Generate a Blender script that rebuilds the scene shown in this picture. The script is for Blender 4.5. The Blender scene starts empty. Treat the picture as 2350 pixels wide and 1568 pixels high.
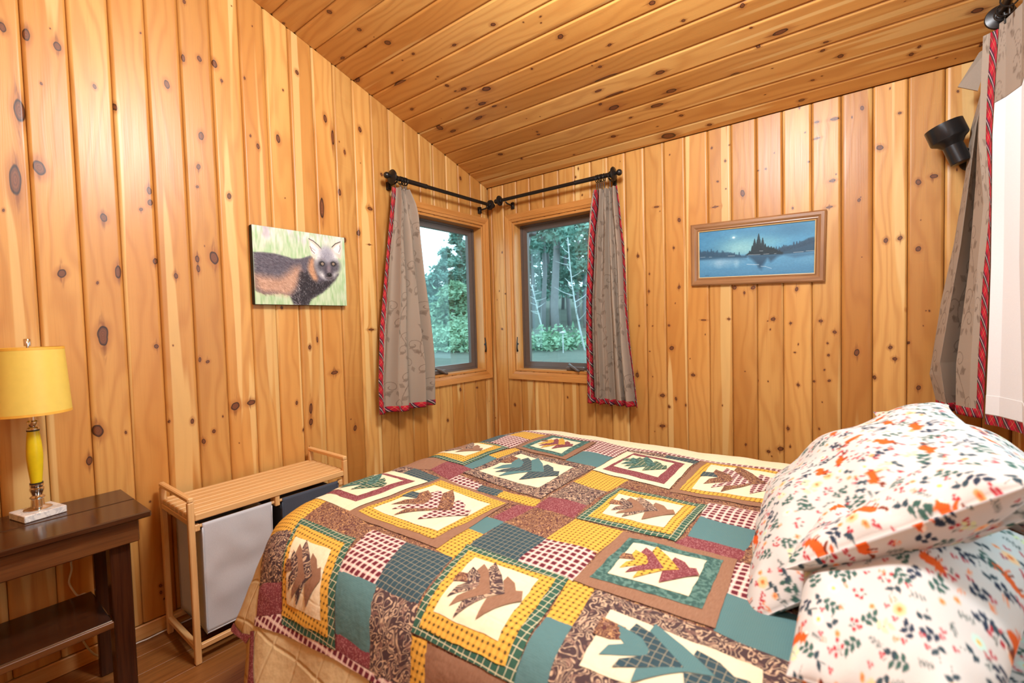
import bpy, bmesh, math, random, json
import numpy as np
from mathutils import Vector, Matrix, noise as mnoise
from mathutils.geometry import delaunay_2d_cdt
random.seed(7); rng = np.random.default_rng(11)
SC = bpy.context.scene; COL = SC.collection
PI = math.pi
# ------------------------------------------------------------------ camera, world, lights, exposure
cam = bpy.data.cameras.new('camera'); cam.sensor_width = 36; cam.lens = 16.27; cam.clip_start = .02
camo = bpy.data.objects.new('camera', cam); COL.objects.link(camo)
RC = [[0.792602, 0.609126, -0.027361], [0.001307, -0.046570, -0.998914], [-0.609738, 0.791705, -0.037708]]
M = Matrix.Identity(4)
for i in range(3):
    M[i][0] = RC[0][i]; M[i][1] = -RC[1][i]; M[i][2] = -RC[2][i]
M.translation = (2.49398, -2.95922, 1.31967)
camo.matrix_world = M; SC.camera = camo
cam.dof.use_dof = True; cam.dof.focus_distance = 2.6; cam.dof.aperture_fstop = 2.7
wd = bpy.data.worlds.new('overcast'); SC.world = wd; wd.use_nodes = True
wn = wd.node_tree.nodes; wn['Background'].inputs[0].default_value = (.80, .93, 1.0, 1); wn['Background'].inputs[1].default_value = 3.6
def area(name, loc, target, sx, sy, watts, col):
    l = bpy.data.lights.new(name, 'AREA'); l.shape = 'RECTANGLE'; l.size = sx; l.size_y = sy; l.energy = watts; l.color = col
    o = bpy.data.objects.new(name, l); COL.objects.link(o); o.location = loc
    o.rotation_euler = (Vector(target) - Vector(loc)).to_track_quat('-Z', 'Y').to_euler(); return o
def bulb(name, loc, rad, watts, col):
    l = bpy.data.lights.new(name, 'POINT'); l.shadow_soft_size = rad; l.energy = watts; l.color = col
    o = bpy.data.objects.new(name, l); COL.objects.link(o); o.location = loc; return o
bulb('bounce_fill', (1.98, -1.95, 2.74), .2, 198, (.84, .93, 1))  # unseen point light, added to stand in for flash bounced off the ceiling
area('camera_flash', (2.35, -3.45, 2.0), (1.6, -.6, 1.5), .35, .35, 5, (.84, .93, 1))
SC.view_settings.view_transform = 'Standard'; SC.view_settings.look = 'None'
SC.view_settings.gamma = 1; SC.view_settings.use_curve_mapping = False; SC.view_settings.exposure = 0.0
SC.cycles.max_bounces = 8; SC.cycles.diffuse_bounces = 5; SC.cycles.transparent_max_bounces = 8
SC.cycles.use_denoising = True; SC.cycles.sample_clamp_indirect = 6; SC.cycles.caustics_reflective = False; SC.cycles.caustics_refractive = False
# ------------------------------------------------------------------ helpers
def lin(c):
    return tuple((x/12.92 if x <= .04045 else ((x+.055)/1.055)**2.4) for x in c)
def rgb(r, g, b): return lin((r/255, g/255, b/255)) + (1,)
def lin_np(a): return np.where(a <= .04045, a/12.92, ((np.maximum(a, 0)+.055)/1.055)**2.4)
def mk(name, V, F, mat=None, parent=None, smooth=False, uv=None, col=None, attrs=None):
    """V (n,3); F list of index tuples or (m,k) array; uv per-vertex (n,2); col per-vertex linear (n,3)"""
    me = bpy.data.meshes.new(name); V = np.asarray(V, dtype=np.float32)
    if isinstance(F, np.ndarray):
        m, k = F.shape
        me.vertices.add(len(V)); me.vertices.foreach_set('co', V.ravel())
        me.loops.add(m*k); me.loops.foreach_set('vertex_index', F.ravel().astype(np.int32))
        me.polygons.add(m); me.polygons.foreach_set('loop_start', (np.arange(m)*k).astype(np.int32))
        me.update(calc_edges=True)
    else:
        me.from_pydata([tuple(map(float, v)) for v in V], [], [tuple(int(i) for i in f) for f in F]); me.update()
    if smooth: me.polygons.foreach_set('use_smooth', [True]*len(me.polygons))
    if uv is not None:
        u = me.uv_layers.new(name='UVMap'); li = np.zeros(len(me.loops), dtype=np.int32); me.loops.foreach_get('vertex_index', li)
        u.data.foreach_set('uv', np.asarray(uv, dtype=np.float32)[li].ravel())
    if col is not None:
        a = me.color_attributes.new('Col', 'FLOAT_COLOR', 'POINT'); c = np.ones((len(V), 4), dtype=np.float32); c[:, :3] = col
        a.data.foreach_set('color', c.ravel())
    for k, val in (attrs or {}).items():
        val = np.asarray(val, dtype=np.float32)
        if val.ndim == 2: a = me.attributes.new(k, 'FLOAT_VECTOR', 'POINT'); a.data.foreach_set('vector', val.ravel())
        else: a = me.attributes.new(k, 'FLOAT', 'POINT'); a.data.foreach_set('value', val)
    if mat: me.materials.append(mat)
    o = bpy.data.objects.new(name, me); COL.objects.link(o)
    if parent is not None: o.parent = parent
    return o
class MB:
    def __init__(s): s.V = []; s.F = []
    def add(s, V, F):
        b = len(s.V); s.V += [tuple(v) for v in V]; s.F += [tuple(i+b for i in f) for f in F]; return s
    def box(s, x0, x1, y0, y1, z0, z1, c=.002):
        c = min(c, (x1-x0)*.45, (y1-y0)*.45, (z1-z0)*.45); V = []; idx = {}
        L = ((x0, x1), (y0, y1), (z0, z1))
        for a in (0, 1):
            for b in (0, 1):
                for d in (0, 1):
                    for ax in range(3):
                        p = []
                        for k, t in enumerate((a, b, d)):
                            v = L[k][t]
                            if k != ax: v += c if t == 0 else -c
                            p.append(v)
                        idx[(a, b, d, ax)] = len(V); V.append(p)
        F = []
        sg = lambda a, b, d: (a + b + d) % 2
        for ax in range(3):
            o = [k for k in range(3) if k != ax]
            for t in (0, 1):
                q = []
                for (m, n) in ((0, 0), (1, 0), (1, 1), (0, 1)):
                    k = [0, 0, 0]; k[ax] = t; k[o[0]] = m; k[o[1]] = n; q.append(idx[(*k, ax)])
                F.append(q)
        for ax in range(3):       # edges along ax
            o = [k for k in range(3) if k != ax]
            for m in (0, 1):
                for n in (0, 1):
                    k0 = [0, 0, 0]; k0[o[0]] = m; k0[o[1]] = n; k1 = list(k0); k1[ax] = 1
                    F.append([idx[(*k0, o[0])], idx[(*k1, o[0])], idx[(*k1, o[1])], idx[(*k0, o[1])]])
        for a in (0, 1):
            for b in (0, 1):
                for d in (0, 1): F.append([idx[(a, b, d, ax)] for ax in range(3)])
        return s.add(V, F)
    def lathe(s, prof, O, A, n=24, caps=True):
        """prof [(r, t)], axis from O in unit direction A"""
        A = Vector(A).normalized(); u = A.orthogonal().normalized(); w = A.cross(u); O = Vector(O); V = []; F = []
        for r, t in prof:
            for i in range(n):
                a = 2*PI*i/n; V.append(O + A*t + (u*math.cos(a)+w*math.sin(a))*r)
        for j in range(len(prof)-1):
            for i in range(n): F.append((j*n+i, j*n+(i+1) % n, (j+1)*n+(i+1) % n, (j+1)*n+i))
        if caps: F.append(tuple(range(n))[::-1]); F.append(tuple((len(prof)-1)*n+i for i in range(n)))
        return s.add(V, F)
    def tube(s, P, r, n=8, caps=True):
        P = [Vector(p) for p in P]; V = []; F = []; up = None
        R = r if hasattr(r, '__len__') else [r]*len(P)
        for j, p in enumerate(P):
            d = (P[min(j+1, len(P)-1)] - P[max(j-1, 0)]).normalized()
            u = d.orthogonal().normalized() if up is None else (up - d*up.dot(d)).normalized()
            up = u; w = d.cross(u)
            for i in range(n):
                a = 2*PI*i/n; V.append(p + (u*math.cos(a)+w*math.sin(a))*R[j])
        for j in range(len(P)-1):
            for i in range(n): F.append((j*n+i, j*n+(i+1) % n, (j+1)*n+(i+1) % n, (j+1)*n+i))
        if caps: F.append(tuple(range(n))[::-1]); F.append(tuple((len(P)-1)*n+i for i in range(n)))
        return s.add(V, F)
    def torus(s, O, A, R, r, n=16, m=8):
        A = Vector(A).normalized(); u = A.orthogonal().normalized(); w = A.cross(u); O = Vector(O); V = []; F = []
        for i in range(n):
            a = 2*PI*i/n; d = u*math.cos(a)+w*math.sin(a)
            for j in range(m):
                b = 2*PI*j/m; V.append(O + d*(R+r*math.cos(b)) + A*r*math.sin(b))
        for i in range(n):
            for j in range(m): F.append((i*m+j, ((i+1) % n)*m+j, ((i+1) % n)*m+(j+1) % m, i*m+(j+1) % m))
        return s.add(V, F)
    def build(s, name, mat, parent=None, smooth=False):
        o = mk(name, s.V, s.F, mat, parent, smooth)
        bm = bmesh.new(); bm.from_mesh(o.data); bmesh.ops.recalc_face_normals(bm, faces=bm.faces); bm.to_mesh(o.data); bm.free()
        return o
def autosmooth(o, ang=35):
    me = o.data; me.polygons.foreach_set('use_smooth', [True]*len(me.polygons))
    try: me.set_sharp_from_angle(angle=math.radians(ang))
    except Exception: pass
    return o
def tag(o, label, cat, group=None):
    o['label'] = label; o['category'] = cat
    if group: o['group'] = group
    return o
def thing(name, label, cat, loc=(0, 0, 0), group=None):
    o = bpy.data.objects.new(name, None); COL.objects.link(o); o.location = loc; o.empty_display_size = .05
    return tag(o, label, cat, group)
def struct(o): o['kind'] = 'structure'; return o
def stuff(o): o['kind'] = 'stuff'; return o
def keep(o, parent):            # parent without moving
    o.parent = parent; o.matrix_parent_inverse = Matrix.Translation(-Vector(parent.location)); return o
# ------------------------------------------------------------------ node helper
class N:
    def __init__(s, name, rough=.6, spec=.5):
        s.mat = bpy.data.materials.new(name); s.mat.use_nodes = True; s.t = s.mat.node_tree; s.b = s.t.nodes['Principled BSDF']
        s.b.inputs['Roughness'].default_value = rough; s.b.inputs['Specular IOR Level'].default_value = spec
    def node(s, ty, **kw):
        n = s.t.nodes.new(ty)
        for k, v in kw.items(): setattr(n, k, v)
        return n
    def put(s, sock, v):
        if isinstance(v, bpy.types.NodeSocket): s.t.links.new(v, sock)
        else: sock.default_value = v
    def m(s, op, a, b=0.0, c=None, clamp=False):
        n = s.node('ShaderNodeMath', operation=op, use_clamp=clamp); s.put(n.inputs[0], a)
        if op not in ('SINE', 'FRACT', 'ABSOLUTE', 'FLOOR', 'SQRT'): s.put(n.inputs[1], b)
        if c is not None: s.put(n.inputs[2], c)
        return n.outputs[0]
    def xyz(s, v):
        n = s.node('ShaderNodeSeparateXYZ'); s.put(n.inputs[0], v); return n.outputs
    def vec(s, x, y, z=0.0):
        n = s.node('ShaderNodeCombineXYZ'); s.put(n.inputs[0], x); s.put(n.inputs[1], y); s.put(n.inputs[2], z); return n.outputs[0]
    def noise(s, v, scale, detail=2.0, rough=.5, dist=0.0):
        n = s.node('ShaderNodeTexNoise'); s.put(n.inputs['Vector'], v); n.inputs['Scale'].default_value = scale; n.inputs['Detail'].default_value = detail
        n.inputs['Roughness'].default_value = rough; n.inputs['Distortion'].default_value = dist; return n.outputs['Fac']
    def vor(s, v, scale, feat='F1', out='Distance', rnd=1.0):
        n = s.node('ShaderNodeTexVoronoi', feature=feat); s.put(n.inputs['Vector'], v); n.inputs['Scale'].default_value = scale
        n.inputs['Randomness'].default_value = rnd; return n.outputs[out]
    def mix(s, f, a, b, mode='MIX'):
        n = s.node('ShaderNodeMix', data_type='RGBA', blend_type=mode); s.put(n.inputs[0], f); s.put(n.inputs[6], a); s.put(n.inputs[7], b); return n.outputs[2]
    def step(s, v, lo, hi):      # smoothstep lo..hi -> 0..1
        n = s.node('ShaderNodeMapRange', interpolation_type='SMOOTHSTEP'); s.put(n.inputs[0], v); s.put(n.inputs[1], lo); s.put(n.inputs[2], hi); return n.outputs[0]
    def attr(s, name):
        return s.node('ShaderNodeAttribute', attribute_name=name).outputs
    def uv(s): return s.node('ShaderNodeUVMap').outputs[0]
    def obj(s): return s.node('ShaderNodeTexCoord').outputs['Object']
    def color(s, c): s.put(s.b.inputs['Base Color'], c); return s
    def bump(s, h, dist=.002, strength=1.0):
        n = s.node('ShaderNodeBump'); s.put(n.inputs['Height'], h); n.inputs['Distance'].default_value = dist; n.inputs['Strength'].default_value = strength
        s.t.links.new(n.outputs[0], s.b.inputs['Normal']); return s
def plain(name, c, rough=.6, spec=.5, metal=0.0, var=.06, scale=40):
    n = N(name, rough, spec); o = n.obj(); f = n.noise(o, scale, 3)
    c2 = tuple(min(1, x*(1+var*4)) for x in c[:3]) + (1,); c1 = tuple(x*(1-var*3) for x in c[:3]) + (1,)
    n.color(n.mix(f, c1, c2)); n.b.inputs['Metallic'].default_value = metal; return n.mat
# --- materials
def pine_planks():
    n = N('knotty_pine', .38, .45); w = n.xyz(n.attr('wp')[1]); X, Y, Z = w[0], w[1], w[2]; kd = n.attr('kd')[2]
    z7 = n.m('MULTIPLY', Z, 7.31)
    warp = n.noise(n.vec(n.m('MULTIPLY', X, 5), n.m('MULTIPLY', Y, 1.1), z7), 1.3, 2.0)
    t = n.m('ADD', n.m('MULTIPLY', X, 55), n.m('MULTIPLY', warp, 14))
    ring = n.m('ADD', n.m('MULTIPLY', n.m('SINE', n.m('MULTIPLY', t, 2.2)), .5), .5)
    ring = n.m('POWER', ring, 2.2)
    fine = n.noise(n.vec(n.m('MULTIPLY', X, 260), n.m('MULTIPLY', Y, 3.0), z7), 1.0, 3.0, .6)
    tone = n.noise(n.vec(n.m('MULTIPLY', X, 2), n.m('MULTIPLY', Y, .5), n.m('MULTIPLY', Z, 3.77)), 1.0, 1.0)
    base = n.mix(n.step(tone, .3, .7), (.56, .258, .060, 1), (.70, .395, .120, 1))
    base = n.mix(n.m('MULTIPLY', ring, .38), base, (.43, .165, .034, 1))
    base = n.mix(n.m('MULTIPLY', n.step(fine, .5, .75), .22), base, (.40, .16, .04, 1))
    sap = n.step(n.noise(n.vec(n.m('MULTIPLY', X, 13), n.m('MULTIPLY', Y, .42), n.m('MULTIPLY', Z, 5.13)), 1.0, 1.5), .605, .64)
    base = n.mix(n.m('MULTIPLY', sap, .66), base, (.79, .56, .23, 1))
    wn_ = n.node('ShaderNodeTexWhiteNoise', noise_dimensions='1D'); n.put(wn_.inputs['W'], Z)
    base = n.mix(1.0, base, n.mix(wn_.outputs['Value'], (.80, .73, .66, 1), (1.07, 1.06, 1.06, 1)), 'MULTIPLY')
    # knots
    halo = n.m('SUBTRACT', 1.0, n.step(kd, 1.0, 2.6)); base = n.mix(n.m('MULTIPLY', halo, .6), base, (.36, .125, .028, 1))
    kt = n.attr('kt')[2]; tail = n.m('MULTIPLY', n.m('SUBTRACT', 1.0, n.step(kt, .35, 1.1)), n.step(n.noise(n.vec(n.m('MULTIPLY', X, 240), n.m('MULTIPLY', Y, 16), z7), 1.0, 2.0), .40, .62))
    base = n.mix(n.m('MULTIPLY', tail, .75), base, (.20, .060, .016, 1))
    kr = n.m('ADD', n.m('MULTIPLY', n.m('SINE', n.m('MULTIPLY', kd, 22)), .5), .5)
    core = n.mix(n.m('MULTIPLY', kr, .6), (.20, .065, .022, 1), (.09, .028, .012, 1))
    core = n.mix(n.step(kd, .62, .9), core, (.035, .012, .007, 1))
    base = n.mix(n.m('SUBTRACT', 1.0, n.step(kd, .92, 1.12)), base, core)
    n.color(base); n.put(n.b.inputs['Roughness'], n.m('ADD', .30, n.m('MULTIPLY', fine, .16)))
    n.bump(n.m('ADD', fine, n.m('MULTIPLY', ring, .4)), .0006, .35); return n.mat
def wood(name, c1, c2, c3, axis=1, rough=.4, fs=180, spec=.5):
    n = N(name, rough, spec); p = n.xyz(n.obj()); k = [n.m('MULTIPLY', p[i], 3.0 if i == axis else 60.0) for i in range(3)]
    g = n.noise(n.vec(*k), 1.0, 3.0, .6, .4); k2 = [n.m('MULTIPLY', p[i], 6.0 if i == axis else fs*2) for i in range(3)]
    f = n.noise(n.vec(*k2), 1.0, 2.0)
    n.color(n.mix(n.m('MULTIPLY', n.step(f, .5, .8), .5), n.mix(n.step(g, .3, .7), c1, c2), c3)); n.bump(f, .0004, .4); return n.mat
PINE = pine_planks()
TRIM_V = wood('pine_trim_upright', (.56, .235, .055, 1), (.66, .31, .085, 1), (.42, .155, .035, 1), 2, .33)
TRIM_Y = wood('pine_trim_left', (.50, .20, .045, 1), (.60, .265, .07, 1), (.40, .145, .03, 1), 1, .33)
TRIM_X = wood('pine_trim_front', (.50, .20, .045, 1), (.60, .265, .07, 1), (.40, .145, .03, 1), 0, .33)
BASEB = wood('pale_baseboard', (.62, .33, .11, 1), (.72, .42, .16, 1), (.5, .24, .07, 1), 1, .4)
BAMBOO = wood('bamboo', (.66, .39, .16, 1), (.72, .45, .20, 1), (.58, .32, .12, 1), 1, .42, 120)
BAMBOO_V = wood('bamboo_upright', (.68, .40, .16, 1), (.78, .50, .23, 1), (.52, .27, .09, 1), 2, .42, 120)
BAMBOO_X = wood('bamboo_cross', (.68, .40, .16, 1), (.78, .50, .23, 1), (.52, .27, .09, 1), 0, .42, 120)
DARKW = wood('dark_stained_wood', (.030, .010, .005, 1), (.060, .019, .007, 1), (.022, .008, .004, 1), 1, .16, 120, .55)
DARKV = wood('dark_stained_leg', (.032, .010, .005, 1), (.062, .019, .007, 1), (.022, .008, .004, 1), 2, .25, 120, .5)
FLOORM = wood('floor_wood', (.20, .075, .018, 1), (.30, .120, .030, 1), (.12, .042, .010, 1), 1, .42, 90)
PLAINW = plain('plain_pine_wall', (.62, .32, .10, 1), .5)
BRONZE = plain('bronze_window', (.105, .078, .066, 1), .38, .5, 0, .03)
IRON = plain('oiled_bronze', (.022, .018, .016, 1), .34, .6, .55, .03)
BLACKM = plain('black_enamel', (.010, .011, .013, 1), .28, .6, .2, .02)
CHROME = plain('chrome', (.75, .74, .72, 1), .12, .5, 1.0, .01)
YELLOW_SHADE = plain('yellow_shade', (.74, .56, .11, 1), .42, .5, 0, .02)
SHADE_TRIM = plain('gold_shade_trim', (.74, .40, .05, 1), .5)
YELLOW_STEM = plain('yellow_enamel', (.66, .50, .008, 1), .35, .5, 0, .05)
BLACK_BAND = plain('black_band', (.02, .018, .014, 1), .4)
GREYBAG = plain('light_grey_canvas', (.54, .575, .63, 1), .85, .2, 0, .03, 300)
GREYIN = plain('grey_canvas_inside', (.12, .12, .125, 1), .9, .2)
DARKBAG = plain('charcoal_canvas', (.065, .080, .112, 1), .85, .2, 0, .04, 300)
LINING = plain('white_lining', (.82, .84, .86, 1), .9, .2, 0, .01, 200)
CORD = plain('white_cord', (.72, .70, .66, 1), .5)
def marble():
    n = N('white_marble', .2); o = n.obj(); f = n.noise(o, 14, 5, .6, 2.5); v = n.m('ABSOLUTE', n.m('SUBTRACT', f, .5))
    n.color(n.mix(n.step(v, .0, .06), (.55, .56, .58, 1), (.80, .79, .77, 1))); return n.mat
MARBLE = marble()
def glass():
    n = N('window_glass'); t = n.t; tr = n.node('ShaderNodeBsdfTransparent'); tr.inputs[0].default_value = (.80, .93, .95, 1)
    gl = n.node('ShaderNodeBsdfGlossy'); gl.inputs['Roughness'].default_value = .02; gl.inputs[0].default_value = (1, 1, 1, 1)
    lw = n.node('ShaderNodeLayerWeight'); lw.inputs[0].default_value = .5; fr = n.m('ADD', .03, n.m('MULTIPLY', n.m('POWER', lw.outputs['Facing'], 5.0), .85)); ms = n.node('ShaderNodeMixShader')
    t.links.new(fr, ms.inputs[0]); t.links.new(tr.outputs[0], ms.inputs[1]); t.links.new(gl.outputs[0], ms.inputs[2])
    t.links.new(ms.outputs[0], t.nodes['Material Output'].inputs[0]); return n.mat
GLASS = glass()
def vcol(name, rough=.8, spec=.25, weave=0):
    n = N(name, rough, spec); n.color(n.attr('Col')[0])
    if weave: n.bump(n.noise(n.obj(), weave, 2), .0008, .5)
    return n.mat
PRINT = vcol('cotton_print', .85, .2, 700); CANVASP = vcol('photo_canvas', .55, .3, 900); OILP = vcol('oil_paint', .42, .35, 500)
CURT = vcol('embroidered_linen', .8, .25, 900)
def tartan():
    n = N('tartan_binding', .8, .2); u = n.xyz(n.uv()); a = n.m('ADD', u[0], u[1]); b = n.m('SUBTRACT', u[0], u[1])
    def band(x, per, lo, hi):
        f = n.m('FRACT', n.m('DIVIDE', x, per)); return n.m('MULTIPLY', n.m('GREATER_THAN', f, lo), n.m('LESS_THAN', f, hi))
    c = n.mix(.0, (.42, .012, .030, 1), (.4, 0, 0, 1))
    c = n.mix(n.m('MULTIPLY', band(b, .085, .55, .9), .45), c, (.05, .03, .02, 1))
    c = n.mix(n.m('MULTIPLY', band(b, .085, .2, .23), .5), c, (.6, .35, .1, 1))
    c = n.mix(n.m('MULTIPLY', band(a, .085, .50, .64), .9), c, (.02, .045, .035, 1)); c = n.mix(n.m('MULTIPLY', band(a, .085, .72, .84), .85), c, (.022, .022, .05, 1))
    c = n.mix(band(a, .085, .65, .70), c, (.50, .48, .46, 1)); c = n.mix(n.m('MULTIPLY', band(a, .085, .20, .22), .6), c, (.6, .4, .2, 1))
    n.color(c); n.bump(n.noise(n.uv(), 900, 1), .0006, .5); return n.mat
TARTAN = tartan()
# --- quilt fabrics (uv in metres)
def fab(name, kind):
    n = N('fabric_' + name, .88, .15); uv = n.uv(); wob = n.noise(uv, 22, 2)
    w2 = n.m('MULTIPLY', n.m('SUBTRACT', wob, .5), .006); p = n.xyz(uv); U = n.m('ADD', p[0], w2); V = n.m('SUBTRACT', p[1], w2)
    def cell(x, per): return n.m('ABSOLUTE', n.m('SUBTRACT', n.m('FRACT', n.m('DIVIDE', x, per)), .5))     # 0 centre .. .5
    def grid(per, wd):
        a = n.m('LESS_THAN', cell(U, per), wd); b = n.m('LESS_THAN', cell(V, per), wd); return a, b
    weave = n.noise(uv, 900, 2)
    if kind == 'plaidY':
        a = n.step(cell(U, .0145), .30, .08); b = n.step(cell(V, .0145), .30, .08)
        c = n.mix(n.m('MULTIPLY', n.m('MAXIMUM', a, b), .38), (.72, .42, .075, 1), (.46, .21, .025, 1))
        c = n.mix(n.m('MULTIPLY', n.step(n.m('MULTIPLY', a, b), .25, .7), .9), c, (.045, .028, .016, 1))
    elif kind in ('winG', 'darkP'):
        g = kind == 'winG'; per = .0175 if g else .0165; a, b = grid(per, .05 if g else .045); tn = n.noise(uv, 60, 2)
        c = n.mix(tn, (.030, .085, .062, 1) if g else (.030, .062, .080, 1), (.045, .125, .085, 1) if g else (.045, .085, .105, 1))
        c = n.mix(n.m('MULTIPLY', n.m('MAXIMUM', a, b), .9 if g else .7), c, (.66, .60, .40, 1) if g else (.38, .33, .22, 1))
    elif kind in ('ging', 'gingS'):
        per = .021; a, b = grid(per, .31); l1, l2 = cell(U, per), cell(V, per)
        c = n.mix(n.m('MULTIPLY', n.m('ADD', a, b), .5), (.72, .56, .50, 1), (.40, .16, .17, 1))
        c = n.mix(n.m('MULTIPLY', a, b), c, (.135, .022, .034, 1))
        c = n.mix(n.m('MULTIPLY', n.m('MAXIMUM', n.m('GREATER_THAN', l1, .44), n.m('GREATER_THAN', l2, .44)), .7), c, (.78, .68, .58, 1))
    elif kind in ('pais', 'paisM'):
        s = 26 if kind == 'pais' else 42; q = n.noise(uv, s, 1.5, .5, 1.6); r = n.m('ABSOLUTE', n.m('SUBTRACT', n.m('FRACT', n.m('MULTIPLY', q, 7.0)), .5))
        q2 = n.noise(uv, s*2.2, 1, .5, .8)
        bg = (.075, .047, .050, 1) if kind == 'pais' else (.105, .040, .038, 1); fg = (.56, .40, .27, 1) if kind == 'pais' else (.50, .28, .13, 1)
        c = n.mix(n.step(r, .30, .40), bg, fg); c = n.mix(n.m('MULTIPLY', n.step(q2, .58, .64), .5), c, (.30, .17, .13, 1))
    elif kind == 'maroon':
        d = n.vor(uv, 240); c = n.mix(n.step(d, .42, .25), (.20, .050, .060, 1), (.42, .20, .20, 1))
    elif kind == 'mott':
        q = n.noise(uv, 75, 2, .6, .6); c = n.mix(n.step(q, .42, .6), (.045, .105, .095, 1), (.115, .225, .195, 1))
    elif kind == 'teal':
        a = n.m('LESS_THAN', cell(U, .004), .12); b = n.m('LESS_THAN', cell(V, .004), .12); c = n.mix(n.m('MULTIPLY', n.m('MAXIMUM', a, b), .35), (.105, .215, .225, 1), (.05, .12, .13, 1))
    elif kind == 'brown':
        q = n.noise(n.vec(n.m('MULTIPLY', p[0], 500), n.m('MULTIPLY', p[1], 60)), 1, 2); c = n.mix(q, (.20, .098, .055, 1), (.36, .205, .135, 1))
    else:
        q = n.noise(uv, 25, 3, .6); c = n.mix(q, (.76, .64, .42, 1), (.84, .75, .55, 1)) if kind == 'cream' else n.mix(q, (.50, .38, .20, 1), (.62, .49, .28, 1))
    n.color(c); big = n.noise(uv, 45, 2, .5); hgt = n.m('ADD', n.m('MULTIPLY', weave, .12), big)
    if kind in ('tan', 'cream'):
        per = .105 if kind == 'tan' else .07; ln = n.m('MAXIMUM', n.step(cell(n.m('ADD', U, .03), per), .43, .5), n.step(cell(V, per), .43, .5)); hgt = n.m('SUBTRACT', hgt, n.m('MULTIPLY', ln, .9 if kind == 'tan' else .25))
    n.bump(hgt, .004, .55); return n.mat
FAB = {k: fab(k, k) for k in ('plaidY', 'winG', 'darkP', 'ging', 'pais', 'paisM', 'maroon', 'mott', 'teal', 'brown', 'cream', 'tan')}
FAB['gingS'] = FAB['ging']
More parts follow.
